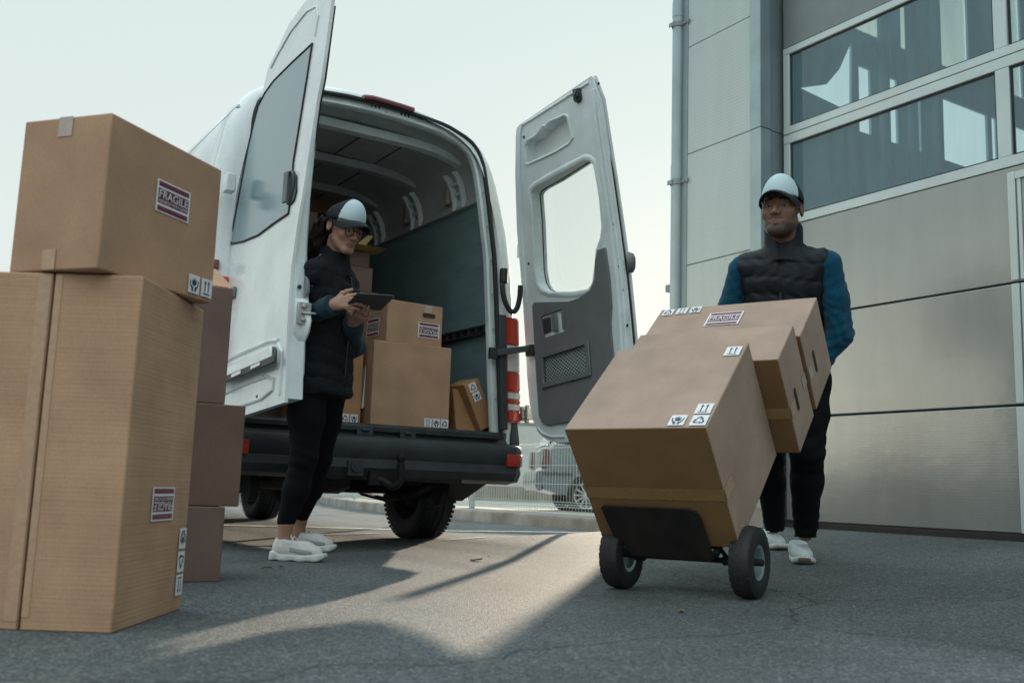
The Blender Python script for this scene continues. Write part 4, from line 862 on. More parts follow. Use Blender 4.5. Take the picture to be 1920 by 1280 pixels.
# left flank: recessed window blank, rub groove, fuel of small things; filler strip
mb = MB()
def flank(y, z, out_=.002): 
    d = np.interp(z, [o[1] for o in OUT[:11]], [o[0] for o in OUT[:11]]); return Vector((VC-d-out_+SX(z), VY+y+lean(z), z))
for (ya, za, yb, zb) in ((.33, 1.45, 2.4, 1.45), (.33, 2.10, 2.4, 2.10), (.33, 1.45, .33, 2.10), (2.4, 1.45, 2.4, 2.10), (.05, 2.40, 4.2, 2.40), (.3, .95, 4.2, .95), (.3, 1.02, 4.2, 1.02)):
    mb.tube([flank(ya+(yb-ya)*i/8, za+(zb-za)*i/8, -.004) for i in range(9)], .008, 6)
mb.build('pressing', 'white_paint', VAN)
mb = MB()
for y in (.18,): mb.tube([flank(y, z, -.004) for z in np.linspace(.8, 2.42, 14)], .0055, 6)
mb.build('panel_seam', 'grey_metal', VAN)
mb = MB(); mb.obox(flank(.55, 1.95, .004), (-.02, 0, 0), (0, .24, .02), (0, 0, .035)); mb.build('vent_bar', 'grey_board', VAN, bevel=.004)
# windscreen and side glass of the cab
mb = MB(); mb.plate([[(VC-.78, VY+4.98, 2.02), (VC+.70, VY+4.98, 2.02), (VC+.80, VY+5.27, 1.46), (VC-.82, VY+5.27, 1.46)]], (0, .03, .02)); mb.build('windscreen', 'van_glass', VAN)
for s in (1, -1):
    mb = MB(); mb.plate([[(VC+s*.975+SX(1.5), VY+y, z) for y, z in ((3.6, 1.35), (4.6, 1.35), (4.45, 1.95), (3.6, 1.98))]], (s*.012, 0, 0)); mb.build('cab_window', 'van_glass', VAN)

# underbody
mb = MB(); mb.box((VC-.80, VY+.06, .46), (VC+.80, VY+5.3, .62)); mb.box((VC-.45, VY+.3, .36), (VC-.35, VY+5., .47)); mb.box((VC+.35, VY+.3, .36), (VC+.45, VY+5., .47)); mb.box((VC-.30, VY+2.2, .33), (VC+.2, VY+3.4, .46)); mb.tube([(VC-.7, VY+1.02, .36), (VC+.7, VY+1.02, .36)], .06, 14); mb.lathe([(.0, -.13), (.10, -.11), (.14, 0), (.1, .11), (0, .13)], (VC-.1, VY+1.02, .34), (0, 1, 0), 20)
mb.build('chassis', 'under', VAN)
mb = MB(); mb.lathe([(0, -.09), (.28, -.09), (.34, -.05), (.34, .05), (.28, .09), (0, .09)], (VC-.28, VY+.56, .40), (.05, 0, 1), 28); mb.build('spare_wheel', 'rubber', VAN)
for s in (1, -1):
    mb = MB(); mb.rings([[(VC+s*x, VY+y, z) for x in (.55, .61)] + [(VC+s*x, VY+y, z-.02) for x in (.61, .55)] for y, z in ((.25, .42), (.7, .30), (1.05, .27), (1.4, .30), (1.9, .44))], True, True); mb.build('leaf_spring', 'under', VAN)
    hb = MB(); hb.plate([[(VC+s*.58, VY+.28, .40), (VC+s*.58, VY+.42, .40), (VC+s*.58, VY+.40, .30), (VC+s*.58, VY+.36, .24), (VC+s*.58, VY+.30, .25), (VC+s*.58, VY+.26, .33)]], (s*.05, 0, 0)); hb.build('spring_shackle', 'under', VAN)
    mf = MB(); mf.plate([[(VC+s*.985, VY+.30, .43), (VC+s*.985, VY+.72, .27), (VC+s*.985, VY+.74, .62), (VC+s*.985, VY+.25, .62)]], (-s*.30, 0, 0)); mf.build('wheel_arch', 'under', VAN)
# tow bar
mb = MB(); z = .365; a, b = ony(596, 886, VY-.06), ony(860, 894, VY-.06)
mb.box((a.x, VY-.10, a.z-.03), (b.x, VY-.03, a.z+.035)); mb.box((a.x, VY-.03, a.z-.03), (a.x+.06, VY+.35, a.z+.03)); mb.box((b.x-.06, VY-.03, a.z-.03), (b.x, VY+.35, a.z+.03))
p = ony(752, 858, VY-.22); q = ony(725, 893, VY-.12)
tb = mb.build('tow_bar', 'black_steel', VAN, bevel=.004)
nb = MB(); nb.tube(smooth_path([(q.x-.08, VY-.1, q.z-.005), (q.x-.02, VY-.14, q.z-.03), (p.x-.03, VY-.19, q.z-.055), (p.x+.0, VY-.22, q.z-.02), (p.x, VY-.22, p.z-.03)], 5), .021, 12); nb.lathe([(.0, .027), (.014, .023), (.024, .011), (.027, 0), (.024, -.011), (.016, -.022), (.016, -.04)], p, (0, 0, 1), 20); nb.box((q.x-.11, VY-.135, q.z-.05), (q.x+.03, VY-.098, q.z+.03)); nb.build('tow_ball', 'black_steel', tb)
sk = MB(); c = ony(667, 874, VY-.14); sk.lathe([(0, -.02), (.03, -.02), (.034, -.01), (.036, .03), (.0, .03)], c, (0, 1, 0), 20); sk.lathe([(.0, -.024), (.014, -.024), (.014, -.018), (0, -.018)], c, (0, 1, 0), 12); sk.box((c.x-.045, c.y-.005, c.z-.05), (c.x+.045, c.y+.03, c.z+.03)); sk.build('tow_socket', 'black_plastic', tb)

# wheels
for wx, wy, s in ((3.235, 6.21, 1), (1.60, 6.21, -1), (3.235, 9.46, 1), (1.60, 9.46, -1)):
    c = Vector((wx, wy, .345)); ty = MB(); ax = (1, 0, 0)
    ty.lathe([(.205, -.10), (.25, -.118), (.30, -.12), (.333, -.10), (.342, -.075), (.345, -.03), (.338, -.026), (.338, -.018), (.345, -.014), (.346, .014), (.338, .018), (.338, .026), (.345, .03), (.342, .075), (.333, .10), (.30, .12), (.25, .118), (.205, .10)], c, ax, 60, closed=True)
    for k in range(60):
        a = 2*math.pi*k/60; e = Vector((0, math.cos(a), math.sin(a))); n = Vector((0, -e.z, e.y))
        for sg in (-1, 1): ty.obox(c+e*.334+Vector((sg*.036, 0, 0))-n*.011, Vector((sg*.075, 0, 0))+n*.012, n*.021, e*.0062)
    tyo = ty.build('wheel', 'rubber', VAN, angle=40)
    rm = MB(); rm.lathe([(.205, -.11), (.212, -.09), (.19, -.075), (.18, 0), (.19, .075), (.212, .09), (.205, .11), (.175, .08), (.16, .0), (.175, -.08)], c, ax, 40, closed=True); rm.lathe([(.0, .05*s), (.06, .052*s), (.075, .03*s), (.14, .045*s), (.175, .02*s), (.17, .0), (.06, .0), (0, .0)], c, ax, 32)
    rm.build('rim', mat('steel_wheel', (.05, .05, .05), .5, metal=.5) if 'swheel' not in M_ else M_['swheel'], tyo); M_.setdefault('swheel', bpy.data.materials['steel_wheel'])
    hb = MB(); hb.lathe([(0, -.10*s), (.09, -.10*s), (.13, -.06*s), (.13, .0), (0, 0)], c, ax, 24); hb.build('hub', 'under', tyo)

# ------------------------------------------------------------------ rear doors
def lamR(z): return .30*max(0, (z-1.1)/1.55)**1.4
def lamL(z): return -.07*max(0, (z-1.1)/1.5)**1.4
def onR(x, y, off=0.):
    X = 3.41
    for _ in range(6): p = onx(x, y, X); X = 3.41-lamR(p.z)+off
    return onx(x, y, X)
def onL(x, y, off=0.):
    X = 1.5
    for _ in range(6): p = onx(x, y, X); X = 1.5-lamL(p.z)+off
    return onx(x, y, X)
def mm(P, f, off=0., n=None):
    pts = [f(x, y, off) for x, y in P]
    return pts
def dens(P, n=3):     # subdivide a pixel outline so bent sheets follow the lean
    o = []
    for i, (x, y) in enumerate(P):
        x2, y2 = P[(i+1) % len(P)]
        for k in range(n): o.append((x+(x2-x)*k/n, y+(y2-y)*k/n))
    return o
RD = thing_part = None
OUTL = [(974, 234), (968.5, 241), (967, 255), (966, 330), (969, 430), (975, 500), (980, 560), (985, 640), (988, 700), (993, 755), (999, 787), (1010, 812), (1026, 825), (1046, 829), (1090, 827), (1140, 822), (1185, 814), (1192, 760), (1189, 700), (1185, 655), (1180, 600), (1172, 520), (1160, 430), (1146, 330), (1131, 232), (1127, 205), (1124, 186), (1108, 143)]
WIN = [(996, 361), (999, 355), (1006, 349), (1094, 301), (1104, 302), (1112, 309), (1117, 335), (1123, 372), (1127.5, 424), (1125, 446), (1117, 468), (1114.5, 498), (1110, 531), (1102, 542), (1072, 546.8), (1031, 546.8), (1016, 541), (1008, 527.5), (1004, 504), (1000, 410)]
REC = [(987, 272), (992, 262.5), (1008, 254), (1021, 240.5), (1024, 242), (1030, 233), (1056, 219), (1062, 221.5), (1066, 238), (1070.5, 257.5), (1063, 268), (993, 304), (988, 303)]
mb = MB(); mb.plate([[onR(*p) for p in dens(OUTL)], [onR(*p) for p in dens(WIN)], [onR(*p) for p in dens(REC)]], (.012, 0, 0)); RI = mb.build('rear_door', 'white_inner', VAN, angle=40, bevel=.004)
RI['label'] = 'right rear door swung open, its grey trimmed inside showing'
c = Vector((0, 0, 0)); oo = [onR(*p) for p in OUTL]; cen = sum(oo, Vector())/len(oo)
def outw(P, k=0.): return [p+(p-cen).normalized()*k for p in P]
tR = lambda p: .40+.60*min(1, max(0, (p.y-4.18)/.5))
wo = [p+Vector((.078*tR(p), 0, 0)) for p in [onR(*q) for q in dens(WIN)]]
mb = MB(); mb.plate([[p+Vector((.066*tR(p), -.035*max(0, p.y-4.9)/.3, 0)) for p in outw([onR(*p) for p in dens(OUTL)], .010)], [p for p in wo]], (.014, 0, 0)); mb.build('outer_skin', 'white_paint', RI, bevel=.004)
# edge returns: hem between inner and outer sheets, window reveal
def tR(p): return .40+.60*min(1, max(0, (p.y-4.18)/.5))          # the door thins towards its free edge
def wall(P, a, b, m, name, par, flip=False):
    mb = MB(); n = len(P); mb.rings([[p+Vector((a*tR(p), 0, 0)) for p in P], [p+Vector((b*tR(p), 0, 0)) for p in P]], True, False); return mb.build(name, m, par, angle=50)
wall([p for p in outw([onR(*p) for p in dens(OUTL)], -.012)], .010, .068, 'white_inner', 'door_edge', RI)
wall([onR(*p) for p in dens(WIN)], .010, .080, 'white_inner', 'window_reveal', RI)
wall([p-Vector((0, 0, 0)) for p in [onR(*q) for q in dens(REC)]], .010, .066, 'white_inner', 'recess_edge', RI)
g = MB(); wc = sum(wo, Vector())/len(wo); gl = [p+(p-wc).normalized()*.012-Vector((.004, 0, 0)) for p in wo]; g.plate([gl], (.004, 0, 0)); g.build('window', 'glass', RI, smooth=False)
g = MB(); P = [p+Vector((.066*tR(p), 0, 0)) for p in [onR(*q) for q in dens(WIN)]]; g.tube(P+P[:1], .0045, 6); g.build('window_seal', 'rubber', RI)
# raised rims round the recess, pressed ridges along the edges
for poly, rr, off, nm in ((REC, .007, -.002, 'recess_rim'), ([(1004, 300)], 0, 0, '')):
    if rr:
        P = [onR(x, y, off) for x, y in dens(poly)]; cc = sum(P, Vector())/len(P); P = [p+(p-cc).normalized()*.018 for p in P]; r_ = MB(); r_.tube(P+P[:1], rr, 6); r_.build(nm, 'white_inner', RI)
r_ = MB(); wp = [onR(x, y, -.002) for x, y in dens(WIN)]; cc = sum(wp, Vector())/len(wp)
r_.rings([[p+Vector((.0, 0, 0)) for p in wp], [p+(p-cc).normalized()*.012+Vector((-.006, 0, 0)) for p in wp], [p+(p-cc).normalized()*.030+Vector((-.004, 0, 0)) for p in wp], [p+(p-cc).normalized()*.042+Vector((.004, 0, 0)) for p in wp]], True, False); r_.build('window_flange', 'white_inner', RI)
for L_, rr in (([(1113, 168), (1120, 240), (1132, 330), (1146, 430), (1157, 520), (1163, 600), (1168, 680), (1172, 740)], .011), ([(1120, 190), (1128, 250), (1141, 340), (1155, 440), (1166, 530), (1172, 610), (1177, 690)], .006), ([(1104, 155), (1050, 190), (1000, 222), (980, 234), (976, 250), (975, 330), (978, 430), (984, 510), (988, 570)], .008), ([(1008, 801), (1018, 813), (1036, 819), (1060, 818)], .008)):
    r_ = MB(); r_.tube([onR(x, y, -.001) for x, y in smooth2(L_)] if False else [onR(x, y, -.001) for x, y in L_], rr, 8); r_.build('pressed_ridge', 'white_inner', RI)
# weatherstrip along free edge
r_ = MB(); r_.tube([onR(x, y, .022) for x, y in [(1128, 205), (1135, 250), (1150, 340), (1164, 440), (1176, 520), (1184, 600), (1189, 660)]], .010, 8); r_.build('weatherstrip', 'rubber', RI)
hl = MB()
for x, y in ((991, 494), (1151, 420), (1160, 485), (1161, 499), (1167, 543), (1176, 610), (982, 257), (1122, 149+8)):
    p = onR(x, y, -.0015); hl.lathe([(0, -.001), (.009, -.001), (.009, .003)], p, (1, 0, 0), 12)
hl.build('plug', 'dark', RI)
# trim panel with handle cluster and net pocket
TR = [(997, 574), (1000, 566.5), (1063, 565), (1084, 559), (1105, 544), (1113.5, 524), (1115, 489), (1119, 469), (1134, 463.5), (1138, 490), (1143, 530), (1146, 575), (1144, 600), (1145, 625), (1149.5, 665), (1151, 710), (1149, 752), (1135, 772), (1100, 784), (1058, 793), (1026, 797.5), (1016, 792), (1010, 780), (1005.5, 718)]
HC = [(1014.5, 595), (1018, 592), (1053, 580.5), (1057.5, 582), (1060.5, 617), (1057, 621), (1023, 632.5), (1019, 630)]
PK = [(1019, 671), (1097, 646.5), (1102, 697), (1021, 717)]
mb = MB(); mb.plate([[onR(x, y, -.012) for x, y in TR], [onR(x, y, -.012) for x, y in HC], [onR(x, y, -.012) for x, y in PK]], (.010, 0, 0)); tp = mb.build('door_trim', 'grey_plastic', RI, angle=35, bevel=.004)
bk = MB()
for P in (HC, PK):
    pp = [onR(x, y, -.012) for x, y in P]; bk.rings([[p+Vector((.004, 0, 0)) for p in pp], [p+Vector((.05, 0, 0)) for p in pp]], True, False); bk.plate([[p+Vector((.045, 0, 0)) for p in pp]], (.004, 0, 0))
bk.build('recess', 'grey_plastic', tp)
fr = MB(); O_ = [(1011.5, 663), (1105, 639), (1109.5, 704), (1017.5, 729)]; fr.plate([[onR(x, y, -.013) for x, y in O_], [onR(x, y, -.013) for x, y in PK]], (-.010, 0, 0)); fr.build('pocket_frame', 'grey_plastic', tp, bevel=.004)
A_, B_, C_, D_ = [onR(x, y, -.009) for x, y in PK]
net = MB()
for k in range(-7, 15):
    for sg in (1, -1):
        def at_(u, v): 
            p = (A_.lerp(B_, u)).lerp(D_.lerp(C_, u), v); p.x -= .012*math.sin(math.pi*u)*math.sin(math.pi*v); return p
        seg = []
        for i in range(13):
            v = i/12; u = (k/14+v*.5) if sg == 1 else (k/14+.5-v*.5)
            if 0 <= u <= 1: seg.append(at_(u, v))
        if len(seg) > 1: net.tube(seg, .0022, 4)
net.build('net', 'rubber', tp)
hd = MB(); P = [onR(x, y, .0) for x, y in ((1019, 598), (1033, 593.5), (1035, 621), (1022, 626))]; hd.plate([P], (-.012, 0, 0)); hd.build('inner_handle', 'black_plastic', tp, bevel=.004)
hd = MB(); P = [onR(x, y, -.010) for x, y in ((1036, 590), (1044, 587.5), (1047, 620), (1039, 622))]; hd.plate([P], (-.014, 0, 0)); P = [onR(x, y, -.010) for x, y in ((1053, 583), (1057, 582), (1060, 617), (1056, 618.5))]; hd.plate([P], (-.006, 0, 0)); hd.build('grip', 'grey_plastic', tp, bevel=.005)
for P, nm in (((( 1076, 169), (1089, 165), (1092, 186), (1086, 195), (1078, 190)), 'top_latch'),):
    lt = MB(); q = [onR(x, y, -.002) for x, y in P]; lt.plate([q], (-.012, 0, 0)); cc = sum(q, Vector())/len(q); lt.tube([cc+Vector((-.014, 0, .03)), cc+Vector((-.03, 0, 0)), cc+Vector((-.014, 0, -.035))], .009, 8); lt.box((cc.x-.022, cc.y-.02, cc.z-.012), (cc.x-.01, cc.y+.02, cc.z+.012)); lt.build(nm, 'black_plastic', RI, bevel=.003)
# outside pull handle, its rounded end showing past the free edge
hp = MB(); p = onR(1180, 493, .045); hp.lathe([(0, .035), (.03, .033), (.052, .022), (.06, 0), (.06, -.012), (0, -.012)], p+Vector((.0, 0, 0)), Vector((.75, -.66, 0)), 24); o_ = hp.build('outer_handle', 'grey_plastic', RI, angle=50); 
st = MB(); P = [onR(x, y, -.03) for x, y in ((984, 648), (996, 645), (997, 666), (985, 668))]; st.plate([P], (.028, 0, 0)); st.build('strap_anchor', 'black_plastic', RI, bevel=.003)

# left door, outside showing
LO = [(502, 131), (506, 120), (517, 98), (541, 47), (572, 4), (592, -17), (610, -30), (622, -34), (624, -20), (621, 8), (603, 144), (595, 184), (572, 332), (556, 430), (546, 500), (541, 562), (537, 644), (534, 754), (456, 779), (418, 792), (419, 740), (421, 640), (424, 560), (430, 460), (440, 402), (455, 332), (470, 262), (490, 182)]
Pn = [onL(*p) for p in dens(LO)]
mb = MB(); mb.plate([Pn], (.014, 0, 0)); LD = mb.build('rear_door', 'white_paint', VAN, angle=40, bevel=.005); LD['label'] = 'left rear door swung out towards the viewer, its outside and window showing'
cL = sum(Pn, Vector())/len(Pn)
inn = [p+(cL-p).normalized()*.02 for p in Pn]
def thk(z): return .012+.062*min(1, max(0, (2.05-z)/.85))**1.4
mb = MB(); mb.plate([[p+Vector((thk(p.z), 0, 0)) for p in inn]], (.010, 0, 0)); mb.build('inner_panel', 'white_inner', LD, bevel=.004)
mb = MB(); mb.rings([[p+Vector((.010, 0, 0)) for p in inn], [p+Vector((thk(p.z)+.004, 0, 0)) for p in inn]], True, False); mb.build('door_edge', 'white_inner', LD, angle=50)
sl = MB(); E_ = [(621, 8), (603, 144), (595, 184), (572, 332), (556, 430), (546, 500), (541, 562), (537, 644), (535, 740)]
ep = [onL(x, y, .022) for x, y in E_]; sl.tube(ep, .011, 8); sl.tube([p+Vector((.022, .012, 0)) for p in ep], .007, 8); sl.build('weatherstrip', 'rubber', LD)
# flange on inner edge: bumps out round the lock
fl = MB(); F_ = [(606, 130), (592, 250), (580, 370), (574, 470), (577, 560), (583, 600), (579, 622), (571, 640), (569, 700), (560, 728), (545, 742)]
fp = [onL(x, y, .085) for x, y in F_]; ip = [onL(x, y, .030) for x, y in [(603, 140), (589, 250), (574, 370), (560, 470), (553, 560), (551, 600), (549, 622), (548, 640), (546, 700), (543, 728), (541, 745)]]
fl.rings([[a, b, b+Vector((.01, .012, 0)), a+Vector((.0, .012, 0))] for a, b in zip(ip, fp)], True, True); fo = fl.build('edge_flange', 'white_inner', LD, bevel=.003)
lk = MB(); cc = onL(568, 588, .06); lk.obox(cc+Vector((-.028, -.012, -.05)), (.062, 0, 0), (0, .02, 0), (0, 0, .10)); lk.tube([cc+Vector((-.01, -.02, .0)), cc+Vector((.05, -.03, .002))], .006, 8); lk.lathe([(0, -.012), (.012, -.010), (.013, .0)], cc+Vector((0, -.012, .032)), (0, 1, 0), 14); lk.lathe([(0, -.012), (.010, -.010), (.011, .0)], cc+Vector((0, -.012, -.03)), (0, 1, 0), 14); lk.build('door_lock', 'steel', LD, bevel=.004)
pg = MB()
for x, y in ((560, 505), (559, 531), (561, 538)): pg.lathe([(0, -.004), (.009, -.004), (.009, .002)], onL(x, y, .045)+Vector((0, -.004, 0)), (0, 1, 0), 10)
pg.build('plug', 'dark', LD)
gp = MB(); gp.tube(smooth_path([onL(x, y, .075)+Vector((0, -.012, 0)) for x, y in ((558, 514), (568, 517), (574, 527), (575, 545), (573, 556))], 5), .010, 8); gp.build('grab_trim', 'grey_plastic', LD)
# window (one tinted pane flush with a rubber line), recessed pull
WL = [(585.5, 82), (575, 92), (545, 120), (513, 152), (497, 174), (484, 199), (475, 234), (466, 273), (451, 352), (433, 449), (434, 457), (455, 453), (484, 441), (509, 422), (541, 400), (543, 385), (552, 375), (556, 359), (556, 332), (549, 320), (550, 305), (564, 219), (576, 144)]
wq = [onL(*p, -.003) for p in dens(WL)]; g = MB(); g.plate([wq], (.004, 0, 0)); wn = g.build('window', 'van_glass', LD, smooth=False)
sl = MB(); sl.tube(wq+wq[:1], .0055, 6); sl.build('window_seal', 'rubber', wn)
hc = onL(544, 352, -.004); hs = MB(); hh = [Vector((hc.x, hc.y+.062*math.cos(a)*(1 if math.cos(a) < 0 else .75), hc.z+.085*math.sin(a))) for a in [2*math.pi*i/28 for i in range(28)]]
hs.rings([[p+Vector((-.003, 0, 0)) for p in hh], [hc+(p-hc)*.9+Vector((-.010, 0, 0)) for p in hh], [hc+(p-hc)*.78+Vector((.002-.004, 0, 0)) for p in hh]], True, True); hs.build('handle_bowl', 'black_plastic', wn)
hb = MB(); hb.rings([[Vector((hc.x-.012-i, hc.y+dy, hc.z+z)) for dy, i in ((-.012, 0), (.028, .004), (.028, .016), (-.012, .012))] for z in (-.075, -.05, 0, .05, .075)], True, True); hb.build('handle', 'grey_plastic', wn, bevel=.005)
lm = MB(); lm.tube([onL(x, y, -.002) for x, y in ((508, 128), (520, 104), (545, 60), (575, 22), (593, 12), (597, 30), (590, 68))], .0045, 8); lm.build('pressed_ridge', 'white_paint', LD)
# number plate moulding and the dent below
hm = MB(); P = [(420, 700), (421, 693), (512, 650), (518, 650), (520, 658), (519, 679), (421, 719)]
pp = [onL(x, y, -.002) for x, y in P]; hm.plate([pp], (-.030, 0, 0)); ml = hm.build('plate_moulding', 'white_paint', LD, bevel=.010, seg=3)
h2 = MB(); P = [(421, 707), (519, 665), (519, 679), (421, 719)]; h2.plate([[onL(x, y, -.033) for x, y in P]], (-.012, 0, 0)); P = [(512, 650), (518, 650), (520, 658), (519, 679), (511, 682), (512, 660)]; h2.plate([[onL(x, y, -.033) for x, y in P]], (-.006, 0, 0)); h2.build('lamp_shelf', 'black_plastic', ml, bevel=.004)
for x in (444, 480):
    h3 = MB(); P = [(x-9, 702-(x-444)*.43), (x+8, 694-(x-444)*.43), (x+8, 700-(x-444)*.43), (x-9, 708-(x-444)*.43)]; h3.plate([[onL(a, b, -.046) for a, b in P]], (-.004, 0, 0)); h3.build('plate_lamp', 'lamp_white', ml)
rd = MB(); rd.tube([onL(x, y, -.001) for x, y in ((522, 644), (528, 660), (527, 690), (524, 740))], .010, 8); rd.tube([onL(x, y, -.001) for x, y in ((420, 678), (470, 655), (505, 640), (522, 638))], .010, 8); rd.tube([onL(x, y, -.001) for x, y in ((421, 738), (455, 722), (500, 706), (514, 710), (512, 730), (490, 748), (440, 765), (421, 772))], .008, 8); rd.build('pressed_ridge', 'white_paint', LD)
dp = MB()
for x, y in ((449, 725), (482, 743), (494, 707)): dp.lathe([(0, .004), (.007, .003), (.008, -.002)], onL(x, y, 0), (-1, 0, 0), 8)
dp.build('plug', 'dark', LD)
# hinge arm seen beside the left door
hg = MB(); p = onx(438, 345, 1.47); hg.obox(p+Vector((-.045, -.03, -.05)), (.05, 0, 0), (0, .07, 0), (0, 0, .10)); hg.build('door_hinge', 'white_paint', VAN, bevel=.008, seg=3)
mb = MB(); p = onx(411, 504, 1.455); mb.obox(p, (-.03, 0, 0), (0, .10, 0), (0, 0, .05)); mb.build('side_marker', 'lamp_pink', VAN, bevel=.006)
mb = MB(); p = onL(441, 548, -.002); mb.obox(p+Vector((0, -.02, -.03)), (-.018, 0, 0), (0, .07, 0), (0, 0, .06)); mb.build('lock_cover', 'grey_plastic', LD, bevel=.008)
# ================================================================== HAND TRUCK, tipped back towards the man, and its three boxes
TO = Vector((2.351, 3.007, .178)); TA = Vector((.424, -.906, .008)).normalized(); TBv = Vector((.705, .336, .625)); TBv = (TBv-TA*TBv.dot(TA)).normalized(); TC = TA.cross(TBv)
if TC.z < 0: TC = -TC
def tk(a, b, c): return TO+TA*a+TBv*b+TC*c
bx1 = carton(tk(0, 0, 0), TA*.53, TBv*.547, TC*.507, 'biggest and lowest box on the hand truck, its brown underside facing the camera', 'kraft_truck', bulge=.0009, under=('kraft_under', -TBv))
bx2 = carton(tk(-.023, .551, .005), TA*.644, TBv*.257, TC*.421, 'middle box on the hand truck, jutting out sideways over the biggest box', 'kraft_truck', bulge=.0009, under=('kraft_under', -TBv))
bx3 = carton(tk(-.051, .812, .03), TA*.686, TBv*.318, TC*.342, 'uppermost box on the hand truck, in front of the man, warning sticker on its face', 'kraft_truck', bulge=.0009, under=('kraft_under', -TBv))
def uvf(x, y, o, n): return onp(x, y, o, n)
f1 = tk(0, 0, .507)
def on1(x, y, c=.507): return onp(x, y, tk(0, 0, c), TC)
def fsym(par, kd, x, y, s, c): p = on1(x, y, c); symbol(par, kd, p, TA, TBv, s)
fsym(bx1, 'hands', 1251, 799, .060, .507); fsym(bx1, 'recycle', 1291.5, 799, .060, .507); fsym(bx1, 'up', 1301, 777, .060, .507); fsym(bx1, 'up', 1356, 668.5, .062, .507)
p = on1(1318.5, 613, .372); fragile(bx3, p, TA, TBv, .150, .110)
for k, kd in enumerate(('recycle', 'up', 'hands')): p = on1(1240.5+25.5*k, 593-2.5*k, .372); symbol(bx3, kd, p, TA, TBv, .052)
# tapes: across the underside of the big and middle box, up their right sides; hand slots
sheet(bx1, 'tape', tk(.0, 0, .205), TA, TC, .53, .05, 'tape_brown', .0024, .0003)
sheet(bx1, 'tape', tk(.53, .001, .205), TBv, TC, .085, .05, 'tape', .0024, .0003)
sheet(bx2, 'tape', tk(.0, .551, .165), TA, TC, .62, .05, 'tape_brown', .0024, .0003)
sheet(bx2, 'tape', tk(.621, .552, .165), TBv, TC, .07, .05, 'tape', .0026, .0003); sheet(bx2, 'tape', tk(.621, .750, .165), TBv, TC, .055, .05, 'tape_pale', .0026, .0003); sheet(bx3, 'tape', tk(.635, .814, .165), TBv, TC, .05, .05, 'tape_pale', .0026, .0003)
slot(bx2, tk(.621, .635, .245), -TC, -TBv, .095, .024) if False else slot(bx2, tk(.621, .632, .243), TBv.cross(TA).normalized()*0+TC*-1, TBv*-1 if (TC*-1).cross(TBv*-1).dot(TA) > 0 else TBv, .10, .022)
slot(bx3, tk(.635, .905, .245), TC*-1, TBv*-1 if (TC*-1).cross(TBv*-1).dot(TA) > 0 else TBv, .10, .022)
HT = thing('hand_truck', 'black steel hand truck with pneumatic tyres tipped back under three boxes', 'hand truck', tk(.265, 0, -.05))
mb = MB()
pl = [onp(x, y, tk(0, -.006, 0), TBv) for x, y in ((1127, 949), (1132, 946), (1290, 952), (1306, 958), (1315, 970), (1341, 1046), (1330, 1050), (1170, 1038), (1163, 1030))]
mb.plate([pl], -TBv*.006); mb.build('toe_plate', 'worn_steel', HT, bevel=.002)
mb = MB()
for a in (.09, .44): mb.tube([tk(a, -.02, -.022), tk(a, .6, -.022), tk(a, 1.10, -.022), tk(a, 1.17, -.045), tk(a, 1.20, -.09), tk(a, 1.20, -.16)], .0135, 12)
for b in (.03, .35, .72, 1.06): mb.tube([tk(.09, b, -.022), tk(.44, b, -.022)], .011, 10)
mb.tube([tk(.265, .03, -.022), tk(.265, 1.06, -.022)], .009, 8)
mb.build('frame', 'black_steel', HT)
for a in (.09, .44):
    g = MB(); g.tube([tk(a, 1.20, -.10), tk(a, 1.20, -.21)], [.018, .0175], 12); g.build('grip', 'rubber', HT)
wl = [Vector((2.438, 3.003, .0)), Vector((2.648, 2.552, .0))]
ax = (wl[1]-wl[0]).normalized(); RW = .126
cs = []
for i, p in enumerate(wl):
    c = Vector((p.x, p.y, gz(p.x, p.y)+RW)); cs.append(c); ty = MB()
    ty.lathe([(.062, -.036), (.075, -.041), (.100, -.042), (.118, -.035), (.1245, -.020), (.126, 0), (.1245, .020), (.118, .035), (.100, .042), (.075, .041), (.062, .036), (.060, 0)], c, ax, 44, closed=True)
    for k in range(26):
        for row, (h0, h1, r0) in enumerate(((-.036, -.015, .1195), (-.012, .012, .1245), (.015, .036, .1195))):
            a = 2*math.pi*(k+(.5 if row == 1 else 0))/26; e0 = ax.orthogonal().normalized(); e1 = ax.cross(e0); e = e0*math.cos(a)+e1*math.sin(a); n = ax.cross(e)
            ty.obox(c+e*(r0-.003)+ax*h0-n*.011, ax*(h1-h0), n*.022, e*.0042)
    t_ = ty.build('wheel', 'rubber', HT, angle=40, bevel=.0012, seg=1)
    s = 1 if i == 1 else -1
    rm = MB(); rm.lathe([(.068, .036), (.062, .034), (.056, .012), (.053, -.012), (.062, -.034), (.068, -.036), (.050, -.034), (.046, -.01), (.050, .03)], c, ax, 36, closed=True); rm.lathe([(.0, .012*s), (.018, .012*s), (.020, .004*s), (.046, -.008*s), (.05, -.014*s), (.02, -.012*s), (0, -.012*s)], c, ax, 30)
    rm.build('rim', 'zinc', t_)
    hb = MB(); hb.lathe([(0, .05*s), (.010, .05*s), (.012, .044*s), (.014, .0), (0, 0)], c, ax, 16); hb.tube([c+Vector((0, 0, .045))-ax*s*.01, c+Vector((0, 0, .052))+ax*s*.02], .004, 8); hb.build('hub', 'black_steel', t_)
mb = MB(); mb.tube([cs[0], cs[1]], .010, 12)
for a, c in ((.09, cs[0]), (.44, cs[1])):
    q = c+ax*(.075 if c is cs[0] else -.075)
    for b in (.03, .30): mb.tube([q, tk(a, b, -.03)], .008, 8)
    mb.tube([q-ax*.02, q+ax*.02], .018, 12)
mb.build('axle', 'black_steel', HT)
